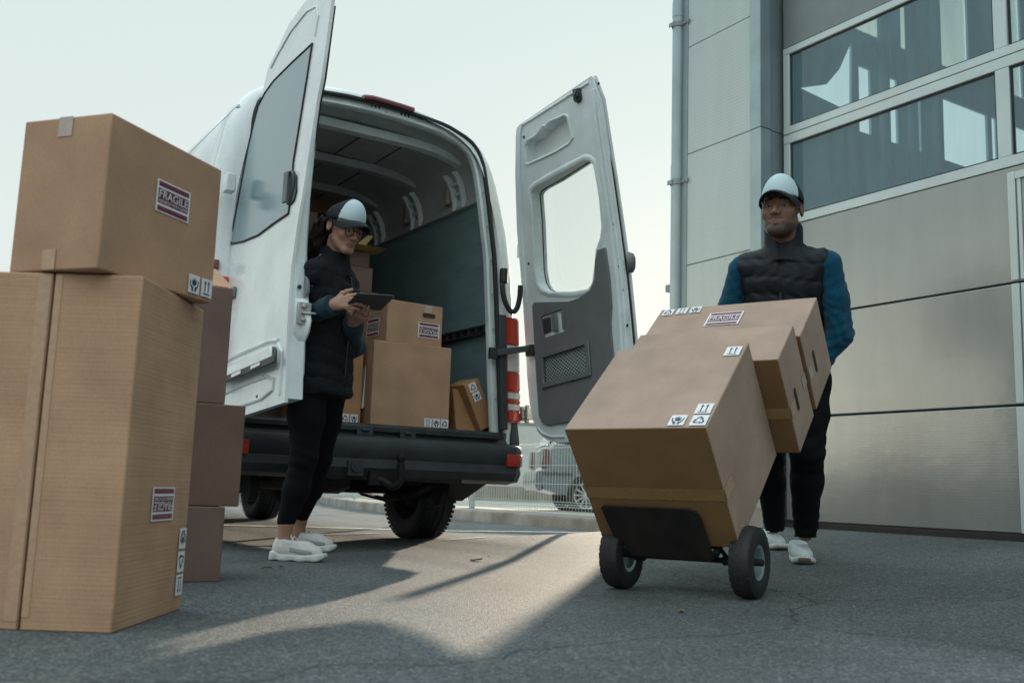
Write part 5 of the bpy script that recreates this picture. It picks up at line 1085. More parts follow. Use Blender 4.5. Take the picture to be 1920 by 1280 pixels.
# ================================================================== PEOPLE: bodies and clothes grown as one smooth surface from distance fields
f32 = np.float32
def seg(P, a, b, ra, rb=None):
    rb = ra if rb is None else rb; a = np.array(a, f32); b = np.array(b, f32); d = b-a; L2 = float(d@d)+1e-9
    t = np.clip(((P-a)@d)/L2, 0, 1); return np.linalg.norm(P-a-t[:, None]*d, axis=1)-(ra+(rb-ra)*t)
def chain(P, pts, rs, k=.02):
    d = None
    for i in range(len(pts)-1):
        e = seg(P, pts[i], pts[i+1], rs[i], rs[i+1]); d = e if d is None else smin(d, e, k)
    return d
def ell(P, c, r, R=None):
    q = P-np.array(c, f32)
    if R is not None: q = q@R
    r = np.array(r, f32); k0 = np.linalg.norm(q/r, axis=1); k1 = np.linalg.norm(q/(r*r), axis=1)+1e-9
    return k0*(k0-1)/k1
def smin(a, b, k): h = np.clip(.5+.5*(b-a)/k, 0, 1); return b*(1-h)+a*h-k*h*(1-h)
def smax(a, b, k): return -smin(-a, -b, k)
def surf(fn, lo, hi, h):
    """surface nets on a regular grid; returns verts, quads"""
    lo = np.array(lo, float); n = np.ceil((np.array(hi)-lo)/h).astype(int)+1
    ax = [lo[i]+h*np.arange(n[i]) for i in range(3)]
    D = np.empty(n, f32)
    for i0 in range(0, n[0], 24):
        g = np.stack(np.meshgrid(ax[0][i0:i0+24], ax[1], ax[2], indexing='ij'), -1).astype(f32); D[i0:i0+24] = fn(g.reshape(-1, 3)).reshape(g.shape[:3])
    S = D < 0
    c = [S[dx:n[0]-1+dx, dy:n[1]-1+dy, dz:n[2]-1+dz] for dx in (0, 1) for dy in (0, 1) for dz in (0, 1)]
    cnt = sum(x.astype(np.int8) for x in c); act = (cnt > 0) & (cnt < 8)
    idx = -np.ones(act.shape, int); ii = np.argwhere(act); idx[act] = np.arange(len(ii))
    acc = np.zeros((len(ii), 3)); num = np.zeros(len(ii))
    for a in range(3):
        for u in (0, 1):
            for v in (0, 1):
                o = np.zeros(3, int); o[(a+1) % 3] = u; o[(a+2) % 3] = v; p = ii+o; q = p.copy(); q[:, a] += 1
                d0 = D[p[:, 0], p[:, 1], p[:, 2]]; d1 = D[q[:, 0], q[:, 1], q[:, 2]]; m = (d0 < 0) != (d1 < 0)
                t = np.where(m, d0/(d0-d1+1e-12), 0); pos = p.astype(float); pos[:, a] += t
                acc[m] += pos[m]; num[m] += 1
    V = lo+h*acc/np.maximum(num, 1)[:, None]; Q = []
    for a in range(3):
        b, c_ = (a+1) % 3, (a+2) % 3
        s0 = [slice(None)]*3; s1 = [slice(None)]*3; s0[a] = slice(0, n[a]-1); s1[a] = slice(1, n[a])
        cr = S[tuple(s0)] != S[tuple(s1)]; e = np.argwhere(cr); e = e[(e[:, b] > 0) & (e[:, c_] > 0) & (e[:, b] < n[b]-1) & (e[:, c_] < n[c_]-1)]
        if not len(e): continue
        inside = S[e[:, 0], e[:, 1], e[:, 2]]
        def at(db, dc): k = e.copy(); k[:, b] -= db; k[:, c_] -= dc; return idx[k[:, 0], k[:, 1], k[:, 2]]
        q = np.stack([at(1, 1), at(0, 1), at(0, 0), at(1, 0)], 1); q[~inside] = q[~inside][:, ::-1]; Q.append(q)
    Q = np.concatenate(Q); Q = Q[(Q >= 0).all(1)]
    return V, Q
def smooth_mesh(V, Q, it=1):
    for _ in range(it):
        A = np.zeros_like(V); N = np.zeros(len(V))
        for i in range(4):
            for j in (1, 3): np.add.at(A, Q[:, i], V[Q[:, (i+j) % 4]]); np.add.at(N, Q[:, i], 1)
        V = V*.5+.5*A/np.maximum(N, 1)[:, None]
    return V
def grow(name, fn, lo, hi, h, m, parent=None, it=1, join=None, color=None, angle=180):
    V, Q = surf(fn, lo, hi, h); V = smooth_mesh(V, Q, it)
    if join:
        for V2, Q2 in join: Q = np.concatenate([Q, Q2+len(V)]); V = np.concatenate([V, V2])
    me = bpy.data.meshes.new(name); me.from_pydata(V.tolist(), [], Q.tolist())
    if color is not None:
        ca = me.color_attributes.new('skin_tone', 'FLOAT_COLOR', 'POINT'); ca.data.foreach_set('color', color(V).astype(f32).ravel())
    for mm_ in (m if isinstance(m, list) else [m]): me.materials.append(M_[mm_] if isinstance(mm_, str) else mm_)
    return link(me, name, parent, True, angle)
def bounds(pts, pad): P = np.array(pts); return P.min(0)-pad, P.max(0)+pad
def wob(P, f, a): return a*(np.sin(P[:, 0]*f+1.3*np.sin(P[:, 2]*f*.7))*np.sin(P[:, 1]*f*1.1+.7)+np.sin(P[:, 2]*f*1.3+P[:, 0]*f*.5))*.5
def skinmat(name, rough=.5):
    m = bpy.data.materials.new(name); m.use_nodes = True; nt = m.node_tree; b = nt.nodes['Principled BSDF']; a = nt.nodes.new('ShaderNodeAttribute'); a.attribute_name = 'skin_tone'
    nt.links.new(a.outputs['Color'], b.inputs['Base Color']); b.inputs['Roughness'].default_value = rough; b.inputs['Subsurface Weight'].default_value = .12; b.inputs['Subsurface Radius'].default_value = (.01, .004, .002); b.inputs['Specular IOR Level'].default_value = .45
    n = nt.nodes.new('ShaderNodeTexNoise'); n.inputs['Scale'].default_value = 500; bp = nt.nodes.new('ShaderNodeBump'); bp.inputs['Strength'].default_value = .12; bp.inputs['Distance'].default_value = .002
    tc = nt.nodes.new('ShaderNodeTexCoord'); nt.links.new(tc.outputs['Object'], n.inputs['Vector']); nt.links.new(n.outputs['Fac'], bp.inputs['Height']); nt.links.new(bp.outputs[0], b.inputs['Normal']); return m
class Frame:      # local frame of a body part: x = person's left, y = forward, z = up
    def __init__(s, o, fwd, up=(0, 0, 1), k=1.):
        s.k = k
        y = Vector(fwd).normalized(); z = Vector(up); z = (z-y*z.dot(y)).normalized(); x = y.cross(z); x = -x if False else x
        s.o = np.array(o, f32); s.R = np.array([-x, y, z], f32); s.R[0] = np.cross(s.R[1], s.R[2]) * -1
    def loc(s, P): return (P-s.o)@s.R.T/s.k
    def w(s, p): return Vector((s.o+np.array(p, f32)@s.R*s.k).tolist())
def head_sdf(Q, fem=False, beard=False):
    """Q local; about 23 cm from chin to crown, origin between the ears a little above the eyes' line"""
    X = np.abs(Q[:, 0]); S = np.stack([X, Q[:, 1], np.where(Q[:, 2] < 0, Q[:, 2]*(1.08 if fem else 1), Q[:, 2])], 1).astype(f32)
    jw = .84 if fem else 1.0
    d = ell(S, (0, -.012, .042), (.074, .094, .084))
    d = smin(d, ell(S, (0, .030, -.028), (.060*jw, .062, .088)), .035)
    d = smin(d, seg(S, (.050*jw, .002, -.052), (.020*jw, .070, -.098), .017-.004*fem, .015-.003*fem), .032)
    d = smin(d, seg(S, (0, .076, -.099), (.012*jw, .075, -.099), .015-.003*fem), .022)
    d = smin(d, ell(S, (.041*jw, .060, -.020), (.023, .020, .022)), .022)
    d = smin(d, seg(S, (.008, .088, .026), (.045, .072, .026), .008 if not fem else .005), .016)
    d = smax(d, -ell(S, (.0315, .101, .004), (.019, .019, .013)), .012)
    d = smin(d, seg(S, (0, .090, .014), (0, .113 if not fem else .109, -.026), .0075, .0105 if not fem else .0085), .012)
    d = smin(d, ell(S, (.0125 if not fem else .010, .100, -.030), (.0095, .011, .0085)), .008)
    d = smax(d, -ell(S, (.0065, .105, -.0395), (.0035, .006, .005)), .003)
    lw = .92 if fem else 1.08
    d = smin(d, seg(S, (0, .0895, -.0585), (.024*lw, .0795, -.0630), .0052*lw, .0030), .007)
    d = smin(d, seg(S, (0, .0885, -.0705), (.020*lw, .0800, -.0665), .0060*lw, .0034), .007)
    d = smax(d, -seg(S, (0, .0955, -.0645), (.024*lw, .0835, -.0648), .0013), .0022)
    d = smin(d, seg(S, (.019, .0865, .0115), (.0455, .0745, .009), .0064), .005)       # upper lid
    d = smin(d, seg(S, (.019, .0855, -.0055), (.0445, .0735, -.004), .0056), .006)      # lower lid
    Rr = np.array([[.94, 0, -.34], [0, 1, 0], [.34, 0, .94]], f32)
    e = ell(S, (.079, -.012, .002), (.008, .019, .031), None); e = smax(e, -ell(S, (.086, -.008, .004), (.006, .010, .018)), .005)
    d = smin(d, e, .008)
    if beard: d = d-.0022*np.exp(-((Q[:, 2]+.085)/.035)**2)*(Q[:, 1] > .0)
    return d
def eyes(F, par, gx=0., gz=0.):
    for s in (1, -1):
        mb = MB(); c = F.w((.0318*s, .0745, .0025)); g = (F.w((.0318*s+gx, .0775+1, .0045+gz))-c).normalized()
        mb.lathe([(0, -.0122)]+[(.0122*math.sin(a), -.0122*math.cos(a)) for a in [R_(15*i) for i in range(1, 12)]]+[(0, .0122)], c, g, 24)
        e = mb.build('eyeball', 'eye', par)
        mi = MB(); mi.lathe([(0, .0129), (.003, .0126), (.0064, .0110), (.0064, .009)], c, g, 20); mi.build('iris', 'iris', e)
def loft_sdf(Q, prof, k=2.4):
    """body of elliptical sections: prof rows z, cx, cy, half width, half depth"""
    pr = np.array(prof); z = Q[:, 2]; cx, cy, a, b = (np.interp(z, pr[:, 0], pr[:, i]) for i in (1, 2, 3, 4))
    rho = (np.abs((Q[:, 0]-cx)/a)**k+np.abs((Q[:, 1]-cy)/b)**k)**(1/k)
    d = (rho-1)*np.minimum(a, b)*.95
    return np.maximum(d, np.maximum(pr[0, 0]-z, z-pr[-1, 0]))
def hand_pts(wr, kn, side, curl, fl, spread=.0085, th=None, thumb_dir=None):
    """fingers as bent chains from wrist wr to knuckle line kn; side = direction across the palm towards the thumb, curl = direction the fingers close to"""
    wr, kn, side, curl = (np.array(v, float) for v in (wr, kn, side, curl)); d = kn-wr; d /= np.linalg.norm(d); out = []
    for i, ln in enumerate((.074, .082, .076, .060)):
        b = kn+side*(.030-.0205*i)+d*(-.004*abs(i-1)); ch = [b]; dir_ = d
        for j, (fr, an) in enumerate(((.45, fl[0]), (.31, fl[1]), (.24, fl[2]))):
            ang = R_(an); cu = curl-dir_*(curl@dir_); cu /= np.linalg.norm(cu); dir_ = dir_*math.cos(ang)+cu*math.sin(ang); ch.append(ch[-1]+dir_*ln*fr)
        out.append(ch)
    return d, out
def hand_sdf(P, wr, kn, side, curl, fl, td, tl=.062):
    d, F = hand_pts(wr, kn, side, curl, fl); wr, kn, side, curl = (np.array(v, float) for v in (wr, kn, side, curl))
    g = seg(P, wr-d*.03, wr+d*.012, .0245, .023)
    for o in (.022, .002, -.020): g = smin(g, seg(P, wr+side*o*.6, kn+side*o, .0165, .0125), .012)
    for i, ch in enumerate(F):
        r = (.0088, .0092, .0088, .0078)[i]; g = smin(g, chain(P, ch, [r*1.06, r, r*.93, r*.82], .004), .0045)
    t0 = wr+side*.022+d*.018; td = np.array(td, float); t1 = t0+(d*.5+side*.65+td*.35)/np.linalg.norm(d*.5+side*.65+td*.35)*.034; t2 = t1+td*tl*.5; t3 = t2+(td*.8+d*.4)/np.linalg.norm(td*.8+d*.4)*tl*.42
    return smin(g, chain(P, [t0, t1, t2, t3], [.015, .0118, .0103, .0085], .006), .009)
def cap_on(F, par, dark, fem):
    """foam front trucker cap: crown shell in two panels, curved peak, button"""
    def crown(Q, gr=0.):
        d = ell(Q, (0, -.012, .046), (.084+gr, .106+gr, .076+gr))
        d = smin(d, ell(Q, (0, .034, .098), (.040+gr, .044+gr, .046+gr)), .07)
        return smax(d, -(Q[:, 2]-(.046-.36*np.maximum(0, .055-Q[:, 1])*.5)), .004)
    lo, hi = bounds([F.w(p) for p in ((-.12, -.14, 0), (.12, .12, .17), (-.12, .12, 0), (.12, -.14, .17))], .06)
    def inner(P): Q = F.loc(P); return smax(crown(Q), -ell(Q, (0, -.012, .03), (.079, .100, .080)), .004)
    V, Q4 = surf(inner, lo, hi, .0038); V = smooth_mesh(V, Q4, 2); me = bpy.data.meshes.new('cap'); me.from_pydata(V.tolist(), [], Q4.tolist())
    me.materials.append(M_['cap_dark']); me.materials.append(M_['cap_white'])
    cen = V[Q4].mean(1); L = F.loc(cen.astype(f32)); front = (L[:, 1] > .022+np.abs(L[:, 0])*.22) & (L[:, 2] > .056-.030*(L[:, 0]/.08)**2)
    me.polygons.foreach_set('material_index', front.astype(int)); o = link(me, 'cap', par, True, 180)
    mb = MB(); rs = []
    for i in range(15):
        a = R_(-88+176*i/14); x0, y0 = .080*math.sin(a), .004+.092*max(0, math.cos(a))**.85
        ext = .070*max(0, math.cos(a))**.5; x1 = x0*.98; y1 = y0+ext
        zr = .058-.028*(abs(x0)/.080)**2; z1 = zr-.012-.010*(abs(x0)/.080)**2
        top = [F.w((x0*(1-f)+x1*f, y0*(1-f)+y1*f, zr*(1-f)+z1*f+.006*math.sin(f*3.14))) for f in (0, .33, .66, 1)]
        up = Vector(F.R[2].tolist())*.0045
        rs.append(top+[p-up for p in top[::-1]])
    mb.rings(rs, True, True); mb.build('peak', 'cap_dark', o, angle=60)
    b = MB(); b.lathe([(0, .007), (.006, .005), (.008, 0)], F.w((0, .006, .146)), Vector(F.R[2].tolist()), 14); b.build('button', 'cap_dark' if fem else 'cap_white', o)
    return o
def shoe(name, F, par, m, lace=False, L=.27, W=.048, brown=False, chunky=False):
    """F: origin at the heel's ground point, y towards the toe"""
    k = L/.27; so = .030 if chunky else .024
    def up(P):
        Q = F.loc(P)/k
        Q = Q*np.array([1, 1, .80 if chunky else 1.], f32); d = ell(Q, (0, .055, .045), (.037, .062, .040)); d = smin(d, ell(Q, (.003, .165, .036), (.045, .085, .034)), .04)
        d = smin(d, seg(Q, (0, .045, .06), (0, .045, .098), .036, .034), .03); d = smin(d, seg(Q, (0, .08, .085), (0, .16, .055), .030, .026), .03)
        d = smax(d, -(Q[:, 2]-.020), .004); d = smax(d, Q[:, 2]-(.098-.018*np.clip(Q[:, 1]/.09, 0, 1)), .006)
        d = smax(d, -seg(Q, (0, .045, .085), (0, .045, .14), .029), .006)
        return (d+.0012*np.sin(Q[:, 1]*160)*(Q[:, 2] < .09)*(.4 if not chunky else 0))*k
    def sole_(P):
        Q = F.loc(P)/k; hw = np.interp(Q[:, 1], [-.02, .0, .05, .12, .18, .23, .258, .270], [.022, .036, .041, .042, .050, .048, .038, .026])
        y = Q[:, 1]; Q = Q*np.array([1, 1, .88 if chunky else 1.], f32); d = np.maximum(np.abs(Q[:, 0]-.003)-hw, np.maximum(-.016-y, y-.268)); zt = so+.012*np.exp(-((y)/.05)**2)*(1 if chunky else .6)+.010*np.clip((y-.2)/.07, 0, 1); zb = .016*np.clip((y-.20)/.07, 0, 1)**2
        d = smax(d, np.maximum(Q[:, 2]-zt, zb-Q[:, 2]), .010)
        if chunky: d = d+.0022*np.sin(y*75)*(Q[:, 2] < .018)
        return d*k
    c = [F.w(p) for p in ((-.06, -.03, 0), (.06, .29, .11), (.06, -.03, 0), (-.06, .29, .11), (0, 0, .15))]; lo, hi = bounds(c, .015)
    o = grow(name, up, lo, hi, .0045, m, par, 2); s_ = grow('sole', sole_, lo, hi, .0045, 'sole', o, 1)
    if brown:
        b = MB(); b.rings([[F.w((x*k, y*k, .001+zz)) for x in (-.026, .026)]+[F.w((x*k, y*k, .016+zz)) for x in (.026, -.026)] for y, zz in ((.20, .001), (.24, .006), (.272, .015))], True, True); b.build('outsole', 'sole_brown', o, bevel=.003)
    lc = MB()
    for i in range(6):
        y = .085+.017*i; z = (.100-.0085*i)*(1.24 if chunky else 1); sg = 1 if i % 2 else -1; lc.tube(smooth_path([F.w((-.026*k*sg, (y-.008)*k, (z-.012)*k)), F.w((0, y*k, (z+.004)*k)), F.w((.026*k*sg, (y+.008)*k, (z-.012)*k))], 4), .0026, 6)
    if lace:
        for x, y, z in ((.03, .10, .02), (-.034, .13, .015), (.042, .135, .03)): lc.tube(smooth_path([F.w((0, .10*k, .118*k)), F.w((x*.7, .105*k, .10*k)), F.w((x, y*k, z*k+.01))], 6), .0024, 6)
    if lace or chunky: lc.build('lace', 'sole', o)
    if chunky:
        def pan(P): Q = F.loc(P)/k; return smax(smax(up(P)/k-.0022, np.abs(Q[:, 2]*.8-.040+.12*(Q[:, 1]-.14))-.011, .003), np.abs(Q[:, 1]-.15)-.06, .004)*k
        grow('side_panel', pan, lo, hi, .0042, 'shoe_grey', o, 1)
    return o
def legs_sdf(P, hipsL, hipsR, kL, kR, aL, aR, r, fold=.004, z0=None):
    d = smin(chain(P, [hipsL, kL, aL], r, .03), chain(P, [hipsR, kR, aR], r, .03), .035)
    return d
# ------------------------------------------------------------------ the man behind the hand truck
def N(v): return np.array(v, f32)
def man():
    fwd = Vector((-.84, -.54, 0)).normalized(); lat = Vector((-fwd.y*-1, fwd.x*-1, 0)) if False else Vector((.54, -.84, 0)).normalized()   # lat = his left = image right
    tf = onz(1508, 1056, .07); tf.z = gz(tf.x, tf.y)
    hd = atd(1466, 396, 4.50); pel = atd(1478, 695, 4.66); nk = atd(1470, 462, 4.58); ch = atd(1470, 545, 4.63)
    shL, shR = nk+lat*.178+Vector((0, 0, -.085)), nk-lat*.178+Vector((0, 0, -.085))
    sk = (.215, .118, .078)
    T = thing('person', 'man in white fronted cap, dark quilted vest and teal sleeves pushing the hand truck', 'person', (tf.x+.05, tf.y+.15, gz(3.6, 3.2)))
    # head looks a little to the image left
    hf = Vector((-.885, -.465, -.02)).normalized(); HF = Frame(hd, hf, Vector((.03, -.02, 1)), 1.09)
    hips = pel; hL, hR = pel+lat*.095+Vector((0, 0, -.04)), pel-lat*.095+Vector((0, 0, -.04))
    aL = atd(1510, 1000, 4.60); kL = atd(1514, 850, 4.50); fr = onz(1464, 1034, .085); fr.z = gz(fr.x, fr.y); aR = Vector((fr.x+.06, fr.y+.10, fr.z+.115)); kR = hR.lerp(aR, .50)+fwd*.06
    gl = tk(.44, 1.20, -.155); gr_ = tk(.09, 1.20, -.155)
    elL = atd(1574, 625, 4.50); elR = shR.lerp(gr_, .5)-lat*.07-fwd*.10+Vector((0, 0, -.04))
    hdir = (fwd*.9+Vector((0, 0, -.25))).normalized(); wL = gl+Vector((0, 0, .028))-hdir*.085; wR = gr_+Vector((0, 0, .028))-hdir*.085
    # skin colour by place: beard, lips, brows
    def tone(V):
        Q = HF.loc(V.astype(f32)); c = np.tile(np.array([*sk, 1.]), (len(V), 1)); x, y, z = np.abs(Q[:, 0]), Q[:, 1], Q[:, 2]
        hm = (np.linalg.norm(Q, axis=1) < .2)
        nz = .5+.5*np.sin(V[:, 0]*900)*np.sin(V[:, 2]*1100+V[:, 1]*700)
        jaw = np.clip((-.052-z+.25*np.maximum(0, .045-y))/.02, 0, 1)*np.clip((y+.01)/.03, 0, 1); side = np.clip((x-.052)/.01, 0, 1)*np.clip((.03-np.abs(z+.03))/.03, 0, 1)*(y > -.005)*(y < .06)
        mus = np.exp(-((z+.050)/.0045)**2)*(x < .028)*(y > .07)
        be = np.clip(np.maximum(np.maximum(jaw, side*.8), mus*.85), 0, 1)*hm*(.62+.38*nz)
        lip = np.exp(-(((z+.0645)/.0095)**4))*(x < .027)*(y > .074)*hm*np.clip((.027-x)/.004, 0, 1)
        brow = np.exp(-((z-.0305+.10*(x-.03)**2*10)/.0048)**2)*np.clip((x-.010)/.004, 0, 1)*(x < .052)*(y > .06)*hm
        hair = np.clip((z-.012)/.01, 0, 1)*np.clip((.035-y)/.015, 0, 1)*(x > .045)*hm
        c[:, :3] = c[:, :3]*(1-be[:, None])+np.array([.022, .016, .013])*be[:, None]
        c[:, :3] = c[:, :3]*(1-lip[:, None])+np.array([.19, .085, .07])*lip[:, None]
        dk = np.clip(brow+hair, 0, 1); c[:, :3] = c[:, :3]*(1-dk[:, None])+np.array([.008, .006, .006])*dk[:, None]
        nose = np.exp(-(((z+.02)/.02)**2))*(x < .016)*(y > .09); c[:, :3] *= (1+.35*nose*hm)[:, None]
        return c
    BF = Frame(pel, fwd)
    nkl = BF.loc(N([nk]))[0]
    tor = [(-.12, 0, 0, .155, .105), (0, 0, 0, .158, .108), (.15, 0, .005, .148, .105), (.30, 0, .01, .165, .112), (.42, 0, .0, .175, .110), (.50, 0, -.005, .15, .09), (.56, 0, -.005, .08, .06)]
    def sh(prof, k=1., dz=0.): k = k*.95; return [(z, nkl[0]*max(0, z)/.55+cx, nkl[1]*max(0, z)/.55+cy, a*k, b*k) for z, cx, cy, a, b in prof]
    def headneck(P):
        d = head_sdf(HF.loc(P), beard=True); d = smin(d, seg(P, HF.w((0, -.025, -.06)), nk+Vector((0, 0, -.06))-fwd*.01, .056, .060), .025); return d
    lo, hi = bounds([HF.w(p) for p in ((-.1, -.12, -.16), (.1, .13, .14), (.1, -.12, .14), (-.1, .13, -.16))]+[nk], .02)
    hv = surf(headneck, lo, hi, .0031); hv = (smooth_mesh(*hv, 1), hv[1])
    def body(P):
        d = loft_sdf(BF.loc(P), sh(tor)); d = smin(d, seg(P, nk+Vector((0, 0, -.1)), nk+Vector((0, 0, .02)), .058), .03)
        for s, e, w_ in ((shL, elL, wL), (shR, elR, wR)): d = smin(d, chain(P, [s, e, w_], [.056, .042, .028], .02), .03)
        for h, k, a in ((hL, kL, aL), (hR, kR, aR)): d = smin(d, chain(P, [h, k, a], [.082, .054, .036], .02), .03)
        return d
    lo, hi = bounds([shL, shR, elL, elR, wL, wR, pel, aL, aR, nk], .11)
    bv = surf(body, lo, hi, .011)
    hands = []
    up_h = N(TBv); 
    for wq, gg, sgn in ((wL, gl, 1), (wR, gr_, -1)):
        c_ = N(-TC)  # grips run along -TC ; the palm lies over the bar
        bar = N(-TC); dirn = N(fwd)*.9+N((0, 0, -.25)); dirn /= np.linalg.norm(dirn); side = -bar*1.0; side = side-dirn*(side@dirn); side /= np.linalg.norm(side)
        kn = N(gg)+N((0, 0, .028)); w0 = kn-dirn*.085; curl = N((0, 0, -1.)); 
        fnh = lambda P, w0=w0, kn=kn, side=side, curl=curl: hand_sdf(P, w0, kn, side, curl, (62, 80, 55), (N(fwd)*.5+N((0, 0, -.8))))
        l2, h2 = bounds([w0, kn], .13); v, q = surf(fnh, l2, h2, .0032); hands.append((smooth_mesh(v, q, 1), q))
    V, Q = bv; V = smooth_mesh(V, Q, 1)
    parts_ = [hv]+hands
    for V2, Q2 in parts_: Q = np.concatenate([Q, Q2+len(V)]); V = np.concatenate([V, V2])
    me = bpy.data.meshes.new('body'); me.from_pydata(V.tolist(), [], Q.tolist()); ca = me.color_attributes.new('skin_tone', 'FLOAT_COLOR', 'POINT'); ca.data.foreach_set('color', tone(V).astype(f32).ravel()); me.materials.append(skinmat('deep_brown_skin', .48))
    B = link(me, 'body', T, True, 180)
    eyes(HF, B, gx=.05, gz=-.02)
    cap_on(HF, T, 'cap_dark', False)
    # vest
    vst = [(-.08, 0, 0, .185, .135), (-.04, 0, 0, .190, .140), (.10, 0, .008, .180, .140), (.25, 0, .012, .190, .148), (.38, 0, .008, .205, .148), (.455, 0, 0, .200, .128), (.505, 0, -.004, .150, .10), (.545, 0, -.006, .095, .075)]
    def vest(P):
        Q = BF.loc(P); d = loft_sdf(Q, sh(vst), 2.5)
        d = smin(d, seg(P, shL-lat*.018, shR+lat*.018, .069), .035)
        ph = (Q[:, 2]+.02*np.sin(Q[:, 0]*9))/.078; puff = np.abs(np.sin(np.pi*ph))**.55
        d = d-.0065*puff+.004-.0022*np.sin(Q[:, 0]*95+3*np.sin(Q[:, 2]*40))*np.abs(np.cos(np.pi*ph))**2-.0025*np.sin(Q[:, 0]*37+Q[:, 2]*20)
        x0 = nkl[0]*np.clip(Q[:, 2], 0, 1)/.55
        d = d+.007*np.exp(-((Q[:, 0]-x0)/.007)**2)*(Q[:, 1] > 0)
        # collar
        cq = Q-nkl; rr = np.sqrt((cq[:, 0]/1.02)**2+((cq[:, 1]-.012)/1.0)**2); hcol = .078+.030*np.clip(cq[:, 1]/.08, -.3, 1)
        col = np.maximum(np.abs(rr-.078-.10*np.maximum(0, -cq[:, 2]))-.0075, np.maximum(cq[:, 2]-hcol, -.09-cq[:, 2])); col = col+.004*np.exp(-(cq[:, 0]/.006)**2)*(cq[:, 1] > 0)
        d = smax(d, -(rr-.070)*-1 if False else -(.070-rr)*-1*0-9, .001) if False else d
        return smin(d, col, .012)
    lo, hi = bounds([BF.w(p) for p in ((-.27, -.2, -.1), (.27, .22, .65), (.27, -.2, -.1), (-.27, .22, .65))], .03)
    vo = grow('vest', vest, lo, hi, .0055, 'vest_m', T, 1)
    zp = MB(); pz = []
    for i in range(28):
        z = -.07+i*.0215; o = BF.w((nkl[0]*max(0, z)/.55, 0, z)); d_ = Vector(BF.R[1].tolist())
        lo_, hi_ = .02, .25
        for _ in range(16):
            m_ = (lo_+hi_)/2; v = vest(N([o+d_*m_]))[0]; lo_, hi_ = (m_, hi_) if v < 0 else (lo_, m_)
        pz.append(o+d_*(lo_+.001))
    pz = [sum((pz[max(0, min(27, i+j))] for j in (-3, -2, -1, 0, 1, 2, 3)), Vector())/7+d_*.004 for i in range(28)]
    L_ = Vector(BF.R[0].tolist()); zp.rings([[p-L_*.006, p+L_*.006, p+L_*.006+d_*.003, p-L_*.006+d_*.003] for p in pz], True, True); zp.build('zip', 'zipper', vo)
    # sleeves
    def sleeve(s, e, w_):
        def fn(P):
            so = (lat if s is shL else -lat); d = chain(P, [s-so*.03+Vector((0, 0, -.03)), s+so*.016+Vector((0, 0, -.012)), s.lerp(e, .5)+so*.012, e, w_], [.045, .057, .061, .059, .046], .02)
            ax = np.array((w_-s).normalized(), f32); t = (P-N(s))@ax; Lw = (w_-s).length; k = np.clip(t/Lw, 0, 1)
            wr = np.sin(t*70+3.4*np.sin(t*17+P[:, 0]*31)+P[:, 1]*55+2*np.sin(P[:, 1]*38+t*9))+.5*np.sin(t*130+P[:, 0]*80-P[:, 1]*40)
            return d-.0048*wr*(.35+.65*np.exp(-((k-.72)/.28)**2))
        lo, hi = bounds([s, e, w_, s.lerp(e, .5)], .105); return grow('sleeve', fn, lo, hi, .0055, 'fleece_m', T, 1)
    sleeve(shL, elL, wL); sleeve(shR, elR, wR)
    # trousers
    def trs(P):
        d = smin(chain(P, [hL, hL.lerp(kL, .5), kL, kL.lerp(aL, .35), aL], [.098, .088, .072, .070, .052], .03), chain(P, [hR, hR.lerp(kR, .5), kR, kR.lerp(aR, .35), aR], [.098, .088, .072, .070, .052], .03), .03)
        d = smin(d, loft_sdf(BF.loc(P), [(-.10, 0, 0, .165, .115), (0, 0, 0, .17, .122), (.06, 0, 0, .165, .118)]), .03)
        dn = [np.linalg.norm(P-N(k), axis=1) for k in (kL, kR, aL, aR)]
        g = sum(np.exp(-(x/.13)**2) for x in dn); wr = np.sin(P[:, 2]*95+2.5*np.sin(P[:, 0]*30+P[:, 1]*24))
        d = d-.0045*wr*np.clip(g, 0, 1)-.002*np.sin(P[:, 2]*40+P[:, 0]*30)
        return smax(d, np.minimum(np.linalg.norm((P-N(aL))[:, :2], axis=1)*0+(aL.z-.012)-P[:, 2], np.where(np.linalg.norm((P-N(aR)), axis=1) < .3, (aR.z-.012)-P[:, 2], 9)), .004) if False else d
    lo, hi = bounds([hL, hR, kL, kR, aL, aR, pel], .15); lo[2] = min(aL.z, aR.z)-.02
    grow('trousers', trs, lo, hi, .007, 'trouser', T, 1)
    # shoes: the front one points at the camera, the rear one pushes off
    fL = (Vector((tf.x, tf.y, 0))-Vector((aL.x, aL.y, 0))); fdir = Vector((-.66, -.75, 0)).normalized(); heel = Vector((tf.x, tf.y, tf.z+.002))-fdir*.265
    shoe('shoe', Frame(heel, fdir), T, 'shoe_white', brown=True, L=.285)
    fd2 = Vector((-.45, -.89, 0)).normalized(); toe = Vector((fr.x, fr.y, fr.z+.002)); heel2 = toe-fd2*.265
    shoe('shoe', Frame(heel2, fd2), T, 'shoe_white', L=.285)
    return aL, aR, heel, heel2
print('man', man())
